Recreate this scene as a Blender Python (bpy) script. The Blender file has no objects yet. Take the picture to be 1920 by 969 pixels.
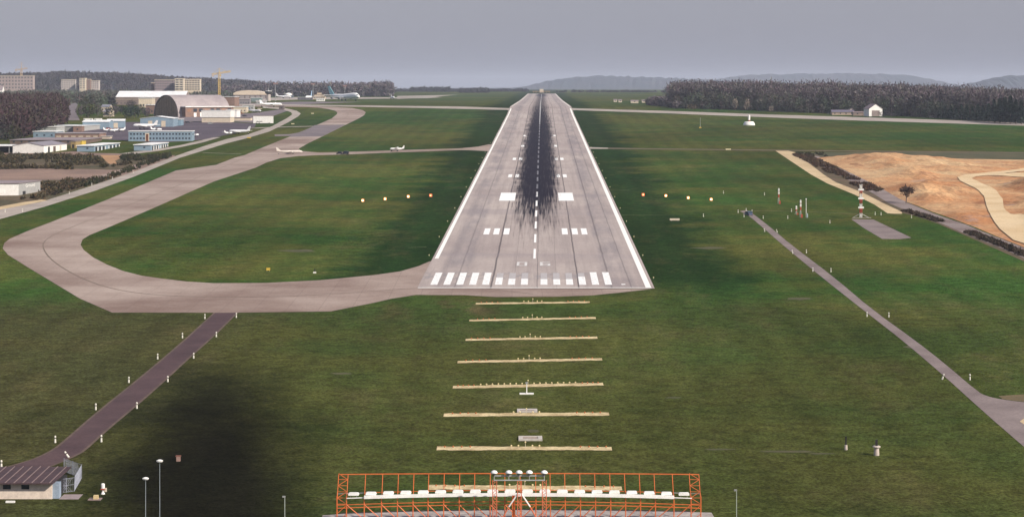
import bpy, bmesh, math, random
import numpy as np
from mathutils import Vector, Matrix
from mathutils import noise as mnoise
from mathutils.geometry import tessellate_polygon
R = math.radians
S = bpy.context.scene
COL = S.collection
random.seed(7); rng = np.random.default_rng(11)

# ------------------------------------------------------------------ camera
HC, FPX, HORIZ = 61.2, 3960.0, 165.0
cam = bpy.data.cameras.new("camera"); camo = bpy.data.objects.new("camera", cam); COL.objects.link(camo)
camo.location = (0, 0, HC); camo.rotation_euler = (R(90), 0, 0)
cam.sensor_width = 36; cam.lens = FPX/1920*36
cam.shift_y = -(484.5-HORIZ)/1920
cam.clip_start = 1; cam.clip_end = 60000
S.camera = camo

# ------------------------------------------------------------------ sky, sun, exposure
SUN_DIR = Vector((0.72, -0.50, 0.62)).normalized()
W = bpy.data.worlds.new("World"); S.world = W; W.use_nodes = True
nt = W.node_tree; nt.nodes.clear()
out = nt.nodes.new("ShaderNodeOutputWorld"); bg = nt.nodes.new("ShaderNodeBackground")
sky = nt.nodes.new("ShaderNodeTexSky"); sky.sky_type = 'NISHITA'; sky.sun_disc = False
sky.sun_elevation = math.asin(SUN_DIR.z); sky.sun_rotation = math.atan2(SUN_DIR.x, SUN_DIR.y)
sky.air_density = 1.6; sky.dust_density = 2.0; sky.ozone_density = 3.0
mx = nt.nodes.new("ShaderNodeMix"); mx.data_type = 'RGBA'; mx.blend_type = 'MULTIPLY'
mx.inputs[0].default_value = 1.0
mx.inputs[7].default_value = (0.75, 0.78, 1.02, 1)
nt.links.new(sky.outputs[0], mx.inputs[6])
mh = nt.nodes.new("ShaderNodeMix"); mh.data_type = 'RGBA'; mh.inputs[0].default_value = 0.72   # high thin overcast veil over the blue
mh.inputs[7].default_value = (1.85, 1.92, 2.45, 1)
nt.links.new(mx.outputs[2], mh.inputs[6]); nt.links.new(mh.outputs[2], bg.inputs[0])
bg.inputs[1].default_value = 0.12
nt.links.new(bg.outputs[0], out.inputs[0])
sl = bpy.data.lights.new("sun", 'SUN'); sl.energy = 4.4; sl.angle = R(0.55); sl.color = (1.0, 0.93, 0.82)
so = bpy.data.objects.new("sun", sl); COL.objects.link(so)
so.rotation_euler = SUN_DIR.to_track_quat('Z', 'Y').to_euler(); so.location = (200, -200, 300)
S.view_settings.view_transform = 'Standard'; S.view_settings.look = 'None'
S.view_settings.exposure = 0.5; S.view_settings.gamma = 1.0
S.render.engine = 'CYCLES'
S.cycles.max_bounces = 4; S.cycles.volume_bounces = 0; S.cycles.use_denoising = True
S.cycles.diffuse_bounces = 2; S.cycles.glossy_bounces = 2; S.cycles.transparent_max_bounces = 6

# ------------------------------------------------------------------ terrain profile (depends on distance only)
SL = 0.01957
KN = [(-2000, -2000*SL), (1900, 1900*SL), (2100, 42.7), (2400, 43.0), (2944, 43.4), (3600, 45.3), (4500, 48.7),
      (5500, 50.8), (7000, 52.3), (10000, 52.4), (24000, 51.0)]
BREAKS = [k[0] for k in KN[1:-1]]
def zg(Y):
    for (a, za), (b, zb) in zip(KN, KN[1:]):
        if Y <= b: return za + (zb-za)*(Y-a)/(b-a)
    return KN[-1][1]
KX = np.array([k[0] for k in KN], float); KZ = np.array([k[1] for k in KN], float)
def zgn(Y): return np.interp(Y, KX, KZ)
def P(px, py):
    """point of the ground seen at photo pixel (1920 wide)"""
    t = (py-HORIZ)/FPX
    for (a, za), (b, zb) in zip(KN, KN[1:]):
        s = (zb-za)/(b-a)
        Y = (HC-za+s*a)/(s+t) if s+t > 1e-9 else 1e9
        if Y <= b+1e-6 and Y > 0: return ((px-960)*Y/FPX, Y)
    return ((px-960)*23000/FPX, 23000)
def mpp(py): return P(960, py)[1]/FPX      # metres per photo pixel at that row
AX = lambda Y: -1.97+0.01453*Y             # runway axis
YT = 537.0                                  # threshold distance

# ------------------------------------------------------------------ materials
class NT:
    def __init__(s, name):
        s.m = bpy.data.materials.new(name); s.m.use_nodes = True
        s.t = s.m.node_tree; s.b = s.t.nodes['Principled BSDF']
    def link(s, a, b): s.t.links.new(a, b)
    def put(s, inp, v):
        if v is None: return
        if isinstance(v, (int, float)): inp.default_value = v
        elif isinstance(v, tuple): inp.default_value = v if len(v) != 3 or inp.type == 'VECTOR' else (*v, 1)
        else: s.link(v, inp)
    def math(s, op, a, b=None, c=None, clamp=False):
        n = s.t.nodes.new('ShaderNodeMath'); n.operation = op; n.use_clamp = clamp
        s.put(n.inputs[0], a); s.put(n.inputs[1], b); s.put(n.inputs[2], c); return n.outputs[0]
    def pos(s):
        g = s.t.nodes.new('ShaderNodeNewGeometry'); return g.outputs['Position']
    def island(s):
        g = s.t.nodes.new('ShaderNodeNewGeometry'); return g.outputs['Random Per Island']
    def obj(s):
        g = s.t.nodes.new('ShaderNodeTexCoord'); return g.outputs['Object']
    def xyz(s, v):
        n = s.t.nodes.new('ShaderNodeSeparateXYZ'); s.link(v, n.inputs[0]); return n.outputs
    def comb(s, x, y, z):
        n = s.t.nodes.new('ShaderNodeCombineXYZ')
        for i, v in enumerate((x, y, z)): s.put(n.inputs[i], v)
        return n.outputs[0]
    def noise(s, vec, scale, detail=3, rough=.55, scl=None):
        n = s.t.nodes.new('ShaderNodeTexNoise')
        if scl:
            mp = s.t.nodes.new('ShaderNodeMapping'); mp.inputs['Scale'].default_value = scl
            s.link(vec, mp.inputs[0]); vec = mp.outputs[0]
        s.link(vec, n.inputs['Vector']); n.inputs['Scale'].default_value = scale
        n.inputs['Detail'].default_value = detail; n.inputs['Roughness'].default_value = rough
        return n.outputs['Fac']
    def rng(s, v, a, b, c=0., d=1., smooth=False):
        n = s.t.nodes.new('ShaderNodeMapRange'); n.clamp = True
        if smooth: n.interpolation_type = 'SMOOTHSTEP'
        s.put(n.inputs[0], v)
        for i, q in enumerate((a, b, c, d)): n.inputs[i+1].default_value = q
        return n.outputs[0]
    def mix(s, f, a, b, mode='MIX'):
        n = s.t.nodes.new('ShaderNodeMix'); n.data_type = 'RGBA'; n.blend_type = mode
        s.put(n.inputs[0], f); s.put(n.inputs[6], a); s.put(n.inputs[7], b); return n.outputs[2]
    def gray(s, v):
        n = s.t.nodes.new('ShaderNodeCombineColor')
        for i in range(3): s.link(v, n.inputs[i])
        return n.outputs[0]
    def done(s, col, rough=.85, spec=.25, metal=0., bump=None, bs=.2, bd=.1):
        s.put(s.b.inputs['Base Color'], col); s.put(s.b.inputs['Roughness'], rough)
        s.b.inputs['Specular IOR Level'].default_value = spec; s.b.inputs['Metallic'].default_value = metal
        if bump is not None:
            n = s.t.nodes.new('ShaderNodeBump'); n.inputs['Strength'].default_value = bs
            n.inputs['Distance'].default_value = bd; s.link(bump, n.inputs['Height'])
            s.link(n.outputs[0], s.b.inputs['Normal'])
        return s.m
MC = {}
def mat(name, col, rough=.75, col2=None, scale=.6, lo=.35, hi=.7, spec=.25, metal=0., stretch=None):
    if name in MC: return MC[name]
    q = NT(name); v = q.obj()
    if col2 is None: col2 = tuple(c*.72 for c in col)
    f = q.rng(q.noise(v, scale, 5, .62, stretch), lo, hi)
    f2 = q.rng(q.noise(v, scale*9, 2, .6), .3, .7, .88, 1.1)
    c = q.mix(f, col, col2); c = q.mix(1., c, q.gray(f2), 'MULTIPLY')
    MC[name] = q.done(c, rough, spec, metal); return MC[name]
def emat(name, col, strength):
    m = bpy.data.materials.new(name); m.use_nodes = True; b = m.node_tree.nodes['Principled BSDF']
    b.inputs['Base Color'].default_value = (*col, 1); b.inputs['Emission Color'].default_value = (*col, 1)
    b.inputs['Emission Strength'].default_value = strength; return m

def grass_mat():
    q = NT('grass'); p = q.pos(); x, y, z = q.xyz(p)
    big = q.noise(p, .0045, 4, .55); mid = q.noise(p, .03, 5, .65); sm = q.noise(p, .35, 4, .7)
    fine = q.noise(p, 1.9, 2, .7)
    olive, green = (.076, .080, .020), (.030, .066, .014)
    f = q.rng(q.math('ADD', q.math('MULTIPLY', big, .55), q.math('MULTIPLY', mid, .45)), .43, .56)
    c = q.mix(f, green, olive)
    lat = q.math('ABSOLUTE', q.math('SUBTRACT', x, q.math('MULTIPLY_ADD', y, .01453, -1.97)))
    latn = q.math('ADD', lat, q.math('MULTIPLY', q.math('SUBTRACT', mid, .5), 50.))
    lush = q.math('MULTIPLY', q.rng(latn, 62., 44., 0., 1., True), q.rng(y, 500., 560., 0., 1., True))
    c = q.mix(q.math('MULTIPLY', lush, .9), c, (.011, .030, .008))
    # mown verge and dry belt before the threshold
    fore = q.rng(q.math('ADD', y, q.math('MULTIPLY', mid, 60.)), 560., 500., 0., 1., True)
    c = q.mix(q.math('MULTIPLY', fore, .55), c, (.048, .052, .016))
    lf = q.math('MULTIPLY', fore, q.rng(q.math('ADD', x, q.math('MULTIPLY', mid, 30.)), -25., -60., 0., 1., True))
    c = q.mix(q.math('MULTIPLY', lf, .55), c, (.050, .040, .020))
    # dry brownish patches
    dry = q.rng(q.noise(p, .06, 6, .75, (1, .45, 1)), .52, .68)
    c = q.mix(q.math('MULTIPLY', dry, .38), c, (.090, .072, .032))
    wornb = q.math('MULTIPLY', q.rng(q.noise(p, .07, 4, .7, (1, .5, 1)), .5, .62),
                   q.math('MULTIPLY', q.math('MULTIPLY', q.rng(y, 470., 488., 0., 1., True), q.rng(y, 520., 505., 0., 1., True)),
                          q.math('MULTIPLY', q.rng(x, -32., -24., 0., 1., True), q.rng(x, 0., -8., 0., 1., True))))
    c = q.mix(q.math('MULTIPLY', wornb, .6), c, (.11, .075, .04))
    # dark elongated patch in the grass on the left in front
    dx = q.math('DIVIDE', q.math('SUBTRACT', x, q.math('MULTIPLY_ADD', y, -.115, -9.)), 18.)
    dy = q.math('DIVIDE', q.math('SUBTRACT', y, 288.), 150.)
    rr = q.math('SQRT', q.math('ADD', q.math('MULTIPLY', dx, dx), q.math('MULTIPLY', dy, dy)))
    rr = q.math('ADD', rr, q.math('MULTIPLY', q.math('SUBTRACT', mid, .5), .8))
    dark_patch = q.rng(rr, 1.25, .30, 0., 1., True)
    c = q.mix(q.math('MULTIPLY', dark_patch, .93), c, (.0065, .0055, .004))
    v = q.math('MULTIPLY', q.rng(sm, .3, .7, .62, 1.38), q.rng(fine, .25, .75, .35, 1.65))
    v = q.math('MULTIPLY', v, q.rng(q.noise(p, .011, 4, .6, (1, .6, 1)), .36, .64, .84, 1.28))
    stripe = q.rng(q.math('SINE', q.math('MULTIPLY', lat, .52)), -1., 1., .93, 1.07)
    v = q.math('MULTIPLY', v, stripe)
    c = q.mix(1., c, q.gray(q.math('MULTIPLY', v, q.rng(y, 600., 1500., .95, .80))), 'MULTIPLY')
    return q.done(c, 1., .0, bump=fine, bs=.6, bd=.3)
def pave_mat(name, c1, c2, sc=.02, joints=True, fine=2.0, dark=(.75, 1.12)):
    q = NT(name); p = q.pos(); x, y, z = q.xyz(p)
    c = q.mix(q.rng(q.noise(p, sc, 6, .65), .36, .64), c1, c2)
    c = q.mix(1., c, q.gray(q.rng(q.noise(p, fine, 3, .7), .25, .75, *dark)), 'MULTIPLY')
    if joints:
        jx = q.math('PINGPONG', x, 3.75); jy = q.math('PINGPONG', y, 7.5)
        j = q.math('MINIMUM', jx, q.math('MULTIPLY', jy, .5))
        c = q.mix(q.rng(j, .0, .16, .28, 0.), c, tuple(k*.4 for k in c2))
    return q.done(c, .9, .15)
def runway_mat():
    q = NT('runway_concrete'); p = q.pos(); x, y, z = q.xyz(p)
    lat = q.math('SUBTRACT', x, q.math('MULTIPLY_ADD', y, .01453, -1.97)); al = q.math('ABSOLUTE', lat)
    lv = q.comb(lat, y, 0.)
    c = q.mix(q.rng(q.noise(lv, .03, 6, .68, (1, .35, 1)), .34, .66), (.44, .375, .335), (.32, .265, .245))
    # shoulder seams, long stains
    st = q.rng(q.noise(lv, .35, 5, .7, (1, .02, 1)), .45, .70)
    c = q.mix(q.math('MULTIPLY', st, .45), c, (.20, .17, .165))
    sh = q.math('MULTIPLY', q.rng(al, 17., 19., 0., 1., True), q.rng(al, 27., 24., 0., 1., True))
    sh = q.math('MULTIPLY', sh, q.rng(q.noise(lv, .12, 5, .7, (1, .12, 1)), .38, .6))
    c = q.mix(q.math('MULTIPLY', sh, .55), c, (.185, .165, .175))
    for l, w, s_ in ((11.2, .22, .8), (-11.2, .28, .8), (19.5, .3, .5), (-20.5, .25, .35), (0.55, .12, .6), (5.6, .10, .3), (-5.6, .10, .3), (24.5, .2, .4)):
        d = q.math('ABSOLUTE', q.math('SUBTRACT', lat, q.math('ADD', q.math('MULTIPLY', q.noise(lv, .05, 2), .5), l-.25)))
        c = q.mix(q.rng(d, w*.4, w*1.3, s_, 0.), c, (.07, .06, .065))
    jy = q.math('PINGPONG', y, 7.5)
    c = q.mix(q.rng(jy, .0, .25, .30, 0.), c, (.12, .105, .10))
    # transverse repair bands
    c = q.mix(q.math('MULTIPLY', q.rng(q.noise(lv, .02, 3, .6, (.15, 1, 1)), .55, .62), .35), c, (.24, .205, .21))
    # tyre rubber: thin long streaks merging to a black core
    s1 = q.rng(q.noise(lv, 1.3, 1.2, .5, (1, .011, 1)), .30, .70); s2 = q.rng(q.noise(lv, 3.6, 1.5, .5, (1, .008, 1)), .30, .70)
    streak = q.rng(q.math('ADD', q.math('MULTIPLY', s1, .5), q.math('MULTIPLY', s2, .5)), .22, .78)
    wob = q.math('MULTIPLY', q.math('SUBTRACT', q.noise(lv, .05, 3, .6), .5), 5.)
    lc = q.math('ABSOLUTE', q.math('ADD', lat, .6))
    prof = q.rng(q.math('ADD', lc, wob), 13.2, 1.5, 0., 1., True)
    yw = q.math('ADD', y, q.math('MULTIPLY', q.math('SUBTRACT', q.noise(lv, 1.1, 2, .6, (1, .012, 1)), .5), 330.))
    along = q.math('MULTIPLY', q.rng(yw, YT+60, YT+430, 0., 1., True), q.rng(y, YT+1750, YT+850, .50, 1., True))
    dens = q.math('MULTIPLY', q.math('POWER', prof, .8), along)
    ru = q.rng(q.math('ADD', streak, q.math('SUBTRACT', q.math('MULTIPLY', dens, 1.30), 1.)), -.08, .36)
    ru = q.math('MULTIPLY', ru, q.rng(dens, .0, .16))
    ru = q.math('MAXIMUM', q.math('MULTIPLY', ru, q.rng(dens, 0., .5, .5, 1.)), q.rng(q.math('ADD', dens, q.math('MULTIPLY', q.math('SUBTRACT', s1, .5), .16)), .06, .72, 0., .93, True))
    c = q.mix(q.math('MULTIPLY', ru, .96), c, (.004, .004, .014))
    far = q.math('MULTIPLY', q.rng(lc, 14., 5., 0., 1., True), q.math('MULTIPLY', q.rng(y, 3700., 3850., 0., 1.), q.rng(y, 4350., 4200., 0., 1.)))
    c = q.mix(q.math('MULTIPLY', far, .85), c, (.03, .03, .045))
    # old blacked-out paint across the middle threshold stripes
    bl = q.math('MULTIPLY', q.math('MULTIPLY', q.rng(y, YT+17, YT+19), q.rng(y, YT+38, YT+34)), q.rng(lat, 20., 12.))
    bl = q.math('MULTIPLY', bl, q.rng(q.noise(lv, .4, 4, .7, (1, .3, 1)), .46, .6))
    c = q.mix(q.math('MULTIPLY', bl, .5), c, (.20, .19, .20))
    c = q.mix(1., c, q.gray(q.rng(q.noise(p, 1.6, 3, .7), .2, .8, .80, 1.14)), 'MULTIPLY')
    return q.done(c, 1., .02)
def paint_mat(name, col=(.80, .78, .74), rubber=False, wear=.3):
    q = NT(name); p = q.pos(); x, y, z = q.xyz(p)
    lat = q.math('SUBTRACT', x, q.math('MULTIPLY_ADD', y, .01453, -1.97)); lv = q.comb(lat, y, 0.)
    c = q.mix(q.math('MULTIPLY', q.rng(q.noise(lv, 1.3, 5, .75, (1, .35, 1)), .45, .72), wear), col, (.30, .27, .26))
    if rubber:
        s1 = q.noise(lv, 1.7, 4, .75, (1, .02, 1))
        dens = q.math('MULTIPLY', q.rng(q.math('ABSOLUTE', lat), 15., 6., 0., 1., True), q.rng(y, YT+200, YT+420, 0., 1., True))
        dens = q.math('MULTIPLY', dens, q.rng(y, YT+1500, YT+900, .35, 1.))
        thr = q.math('SUBTRACT', .74, q.math('MULTIPLY', dens, .38))
        c = q.mix(q.math('MULTIPLY', q.rng(q.math('SUBTRACT', s1, thr), -.02, .08), .85), c, (.03, .03, .05))
    return q.done(c, .8, .2)
def leaf_mat(name, c1, c2, c3=None, sc=.05):
    q = NT(name); r = q.island(); p = q.pos()
    c = q.mix(q.rng(q.noise(p, sc, 3, .6), .40, .60), c1, c2)
    if c3: c = q.mix(q.rng(r, .72, .95, 0., .8), c, c3)
    v = q.rng(r, 0., 1., .55, 1.45)
    c = q.mix(1., c, q.gray(v), 'MULTIPLY')
    return q.done(c, .95, .05)

# ------------------------------------------------------------------ mesh helpers
class M:
    def __init__(s): s.v = []; s.f = []
    def add(s, vs, fs):
        o = len(s.v); s.v += [tuple(a) for a in vs]; s.f += [tuple(i+o for i in f) for f in fs]; return s
    def box(s, x0, y0, z0, x1, y1, z1):
        return s.add([(x0, y0, z0), (x1, y0, z0), (x1, y1, z0), (x0, y1, z0), (x0, y0, z1), (x1, y0, z1), (x1, y1, z1), (x0, y1, z1)],
                     [(0, 3, 2, 1), (4, 5, 6, 7), (0, 1, 5, 4), (1, 2, 6, 5), (2, 3, 7, 6), (3, 0, 4, 7)])
    def cbox(s, cx, cy, cz, w, d, h):
        return s.box(cx-w/2, cy-d/2, cz, cx+w/2, cy+d/2, cz+h)
    def tube(s, a, b, r0, r1=None, n=6, cap=True):
        r1 = r0 if r1 is None else r1
        a, b = Vector(a), Vector(b); d = (b-a)
        if d.length < 1e-6: return s
        d.normalize(); u = d.orthogonal().normalized(); w = d.cross(u)
        vs = []
        for c, r in ((a, r0), (b, r1)):
            for i in range(n):
                t = 2*math.pi*(i+.5)/n; vs.append(c+u*math.cos(t)*r+w*math.sin(t)*r)
        fs = [(i, (i+1) % n, n+(i+1) % n, n+i) for i in range(n)]
        if cap: fs += [tuple(range(n-1, -1, -1)), tuple(range(n, 2*n))]
        return s.add(vs, fs)
    def lathe(s, prof, cx=0, cy=0, n=16):
        vs = []; fs = []
        for r, z in prof:
            for i in range(n):
                t = 2*math.pi*i/n; vs.append((cx+r*math.cos(t), cy+r*math.sin(t), z))
        for k in range(len(prof)-1):
            for i in range(n): fs.append((k*n+i, k*n+(i+1) % n, (k+1)*n+(i+1) % n, (k+1)*n+i))
        fs += [tuple(range(n-1, -1, -1)), tuple(range((len(prof)-1)*n, len(prof)*n))]
        return s.add(vs, fs)
    def loft(s, rings):
        n = len(rings[0]); vs = [p for r in rings for p in r]; fs = []
        for k in range(len(rings)-1):
            for i in range(n): fs.append((k*n+i, k*n+(i+1) % n, (k+1)*n+(i+1) % n, (k+1)*n+i))
        fs += [tuple(range(n-1, -1, -1)), tuple(range((len(rings)-1)*n, len(rings)*n))]
        return s.add(vs, fs)
    def prism(s, poly, y0, y1):
        """poly in x,z extruded along y"""
        n = len(poly)
        vs = [(x, y0, z) for x, z in poly]+[(x, y1, z) for x, z in poly]
        fs = [tuple(range(n)), tuple(range(2*n-1, n-1, -1))]+[(i, i+n, (i+1) % n+n, (i+1) % n) for i in range(n)]
        return s.add(vs, fs)
    def slab(s, poly, z0, z1):
        n = len(poly)
        vs = [(x, y, z0) for x, y in poly]+[(x, y, z1) for x, y in poly]
        fs = [tuple(range(n-1, -1, -1)), tuple(range(n, 2*n))]+[(i, (i+1) % n, (i+1) % n+n, i+n) for i in range(n)]
        return s.add(vs, fs)
    def build(s, name, m, parent=None, smooth=False):
        me = bpy.data.meshes.new(name); me.from_pydata(s.v, [], s.f)
        bm = bmesh.new(); bm.from_mesh(me); bmesh.ops.recalc_face_normals(bm, faces=bm.faces); bm.to_mesh(me); bm.free()
        me.materials.append(m)
        if smooth:
            for p in me.polygons: p.use_smooth = len(p.vertices) == 4
        o = bpy.data.objects.new(name, me); COL.objects.link(o)
        if parent: o.parent = parent
        return o
def tag(o, label=None, cat=None, group=None, kind=None):
    if label: o['label'] = label
    if cat: o['category'] = cat
    if group: o['group'] = group
    if kind: o['kind'] = kind
    return o
def thing(name, label, cat, x, y, rot=0., group=None, z=None):
    o = bpy.data.objects.new(name, None); COL.objects.link(o); o.empty_display_size = .5
    o.location = (x, y, zg(y) if z is None else z); o.rotation_euler = (0, 0, R(rot))
    return tag(o, label, cat, group)
def dup(root, x, y, rot, label, z=None):
    r = root.copy(); COL.objects.link(r); r.location = (x, y, zg(y) if z is None else z); r.rotation_euler = (0, 0, R(rot)); r['label'] = label
    def rec(src, dst):
        for ch in [c for c in src.children]:
            c = ch.copy(); COL.objects.link(c); c.parent = dst; rec(ch, c)
    rec(root, r); return r

def polyfill(bm, xy):
    vs = [bm.verts.new((a, b, 0)) for a, b in xy]
    for t in tessellate_polygon([[Vector((a, b, 0)) for a, b in xy]]):
        try: bm.faces.new([vs[i] for i in t])
        except ValueError: pass
def sheet(name, pts, z, m, world=False, parent=None, kind='structure', label=None, cat=None):
    """flat paving cut to follow the ground; pts in photo pixels or world xy"""
    xy = pts if world or isinstance(pts, WPts) else [P(*p) for p in pts]
    bm = bmesh.new(); polyfill(bm, xy)
    for yb in BREAKS:
        bmesh.ops.bisect_plane(bm, geom=bm.verts[:]+bm.edges[:]+bm.faces[:], plane_co=(0, yb, 0), plane_no=(0, 1, 0))
    for v in bm.verts: v.co.z = zg(v.co.y)+z
    bmesh.ops.recalc_face_normals(bm, faces=bm.faces)
    for f in bm.faces:
        if f.normal.z < 0: f.normal_flip()
    me = bpy.data.meshes.new(name); bm.to_mesh(me); bm.free(); me.materials.append(m)
    o = bpy.data.objects.new(name, me); COL.objects.link(o)
    if parent: o.parent = parent
    elif kind: o['kind'] = kind
    tag(o, label, cat); return o
class WPts(list): pass
def strip_px(line, w):
    """polygon round a pixel polyline, w metres wide on the ground (w may be a list)"""
    p = [Vector(P(*q)) for q in line]; n = len(p); L = []; Rr = []
    ws = w if isinstance(w, list) else [w]*n
    for i in range(n):
        d = (p[min(i+1, n-1)]-p[max(i-1, 0)]).normalized(); k = Vector((-d.y, d.x))*ws[i]/2
        L.append(tuple(p[i]+k)); Rr.append(tuple(p[i]-k))
    return WPts(L+Rr[::-1])
def smooth_px(pts, it=2):
    for _ in range(it):
        o = [pts[0]]
        for a, b in zip(pts, pts[1:]):
            o += [(a[0]*.75+b[0]*.25, a[1]*.75+b[1]*.25), (a[0]*.25+b[0]*.75, a[1]*.25+b[1]*.75)]
        o.append(pts[-1]); pts = o
    return pts

# ================================================================== GROUND
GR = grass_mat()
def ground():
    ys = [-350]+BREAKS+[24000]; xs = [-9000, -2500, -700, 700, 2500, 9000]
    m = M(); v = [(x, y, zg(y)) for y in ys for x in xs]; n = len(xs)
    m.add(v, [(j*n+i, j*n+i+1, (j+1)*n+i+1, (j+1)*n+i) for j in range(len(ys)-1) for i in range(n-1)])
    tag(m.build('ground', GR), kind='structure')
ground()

TAXI = pave_mat('taxiway_concrete', (.385, .305, .255), (.205, .140, .112), .02)
ROAD = pave_mat('road_asphalt', (.30, .26, .255), (.20, .17, .17), .06, False)
PALE = pave_mat('pale_concrete_road', (.40, .34, .29), (.29, .245, .21), .05, False)
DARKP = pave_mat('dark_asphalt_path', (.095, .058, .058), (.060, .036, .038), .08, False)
DARKP2 = pave_mat('grey_asphalt_path', (.245, .195, .18), (.165, .128, .12), .08, False)
APRON = pave_mat('apron_asphalt', (.105, .082, .095), (.070, .055, .066), .03, False)
PATCH = pave_mat('taxiway_asphalt', (.20, .165, .165), (.14, .115, .12), .04, False)
SAND = pave_mat('sandy_track', (.58, .44, .26), (.44, .32, .18), .06, False)
DIRT = pave_mat('dry_earth', (.27, .18, .135), (.17, .115, .09), .03, False, .8)
SCRUBG = pave_mat('rough_scrub_ground', (.125, .085, .05), (.06, .055, .024), .05, False, .5, (.5, 1.4))
GRAVEL = pave_mat('gravel_bed', (.66, .53, .30), (.40, .29, .15), .5, False, 2.2, (.55, 1.3))
SLAB = pave_mat('weathered_concrete', (.42, .37, .33), (.27, .23, .21), .4, False, 2.5)

# ---- runway
RWM = runway_mat()
def rw_poly(l0, l1, y0, y1): return [(AX(y0)+l0, y0), (AX(y0)+l1, y0), (AX(y1)+l1, y1), (AX(y1)+l0, y1)]
yT = YT-3
rwp = [(AX(yT)-29.8, yT), (AX(yT)+30.3, yT), (AX(2120)+30.3, 2120)]
rwp += [(AX(2300)+30.3, 2300), (AX(4520)+30, 4520), (AX(4520)-30, 4520), (AX(2120)-30.3, 2120)]
runway = sheet('runway', rwp, .11, RWM, world=True)
PWORN = paint_mat('worn_threshold_paint', (.40, .37, .36), wear=.9); PNUM = paint_mat('faded_number_paint', (.62, .59, .56), wear=.9); PW = paint_mat('threshold_paint', wear=.6); PR = paint_mat('touchdown_paint', rubber=True, wear=.25); PE = paint_mat('edge_line_paint', (.82, .79, .72), wear=.25)
def mark(name, l0, l1, d0, d1, m): return sheet(name, rw_poly(l0, l1, YT+d0, YT+d1), .14, m, world=True, parent=runway)
for i in range(8):
    l = -26.0+i*3.32; top = 34 if i < 5 else (22 if i < 6 else 19)
    mark('threshold_stripe', l-.9, l+.9, 5, top, PW)
    if top < 34: mark('worn_stripe', l-.85, l+.85, top, 33, PWORN)
for i in range(6):
    l = 2.3+i*3.32; top = 18 if i < 3 else (24 if i < 4 else 35)
    mark('threshold_stripe', l-.9, l+.9, 5, top, PW)
    if top < 34: mark('worn_stripe', l-.85, l+.85, top, 33, PWORN)
mark('threshold_stripe', 22.2, 23.2, 5, 7, PW)
mark('threshold_line', -29.6, 29.6, -2.2, -1.2, PE)
# digits 0 and 6
def digit(segs, l0, d0, w=2.9, h=10, t=.72):
    m = []
    for s_ in segs:
        m.append({'a': (0, w, h-t*1.6, h), 'g': (0, w, h/2-t, h/2+t*.7), 'd': (0, w, 0, t*1.6), 'f': (0, t, h/2, h), 'e': (0, t, 0, h/2),
                  'b': (w-t, w, h/2, h), 'c': (w-t, w, 0, h/2)}[s_])
    mm = M()
    for k, (a, b, c, d) in enumerate(m):
        zz = .14+.004*k
        pts = rw_poly(l0+a, l0+b, YT+d0+c, YT+d0+d)
        mm.add([(x, y, zg(y)+zz) for x, y in pts], [(0, 1, 2, 3)])
    mm.build('runway_number', PNUM, runway)
digit('abcdef', -5.3, 52); digit('afgecd', 1.2, 52)
for a in (-17.4, -14.2, -10.9): mark('touchdown_bar', a, a+1.9, 150, 173, PR)
for a in (8.3, 11.6, 14.7): mark('touchdown_bar', a, a+1.9, 150, 173, PR)
mark('aiming_block', -15.4, -9.1, 300, 346, PR); mark('aiming_block', 8.3, 14.4, 300, 346, PR)
for d in (450, 600):
    for a in (-14.3, -10.9, 8.4, 11.5): mark('touchdown_bar', a, a+1.8, d, d+23, PR)
for d in (750, 900):
    for a in (-11.2, 8.9): mark('touchdown_bar', a, a+1.9, d, d+23, PR)
d = 72
while d < 3900:
    mark('centre_line_dash', -.75, -.05, d, d+29, PR); d += 50 if d < 1500 else 60
mark('edge_line', -29.2, -28.1, 72, 1508, PE); mark('edge_line', 28.1, 29.5, -1, 1508, PE)
mark('edge_line', -29.0, -28.3, 1560, 3950, PE); mark('edge_line', 28.3, 29.0, 1560, 3950, PE)

# ---- taxiways
outer = [(1222, 542), (1160, 549), (1110, 554), (1040, 556.5), (930, 557), (870, 553.5), (780, 553), (735, 560), (700, 568), (620, 584), (420, 586.5), (210, 586), (150, 560), (100, 530), (50, 500),
         (15, 478), (5, 466), (8, 456), (18, 448), (50, 434), (100, 415), (200, 375), (330, 320), (405, 290.5+19), (440, 296), (459, 291), (497, 275), (542, 257), (584, 239), (603, 231), (622, 222.5),
         (632, 214), (632, 210.5), (627, 207.5), (615, 205), (599, 202.5), (570, 201), (526, 200.5), (480, 200.5), (430, 200.5), (430, 197), (480, 197)]
inner = [(560, 198.5), (600, 200), (630, 201), (661, 203), (680, 207), (686, 211), (682, 217), (670, 224), (651, 233), (609, 254), (578, 269), (560, 279), (564, 283), (580, 285), (599, 286.5), (647, 285.2), (740, 282), (860, 278.6), (895, 275.5),
         (916, 271.2), (922, 271.5), (922, 284), (880, 282), (860, 282), (780, 285), (720, 287), (647, 290), (600, 291), (560, 293), (526, 297), (500, 305), (480, 314.5), (400, 341), (300, 385), (240, 411), (200, 428), (168, 441), (155, 449), (151, 459), (157, 469), (175, 483), (200, 496), (230, 508), (265, 517), (300, 522), (350, 528),
         (400, 531), (500, 530.5), (600, 525.5), (700, 516), (750, 509), (785, 499), (806, 490), (830, 490), (830, 541)]
taxiway = sheet('taxiway', outer+inner, .055, TAXI)
sheet('asphalt_patch', [(542, 257), (584, 239), (590, 235), (648, 234), (610, 253.5), (603, 256.5)], .08, PATCH)
sheet('asphalt_patch', [(515, 252.5), (542, 252), (560, 249), (584, 239.5), (600, 243), (590, 254), (515, 256)], .075, PATCH)
YL = mat('faded_guide_line', (.14, .105, .075), .85, (.22, .16, .12), .1)
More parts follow.
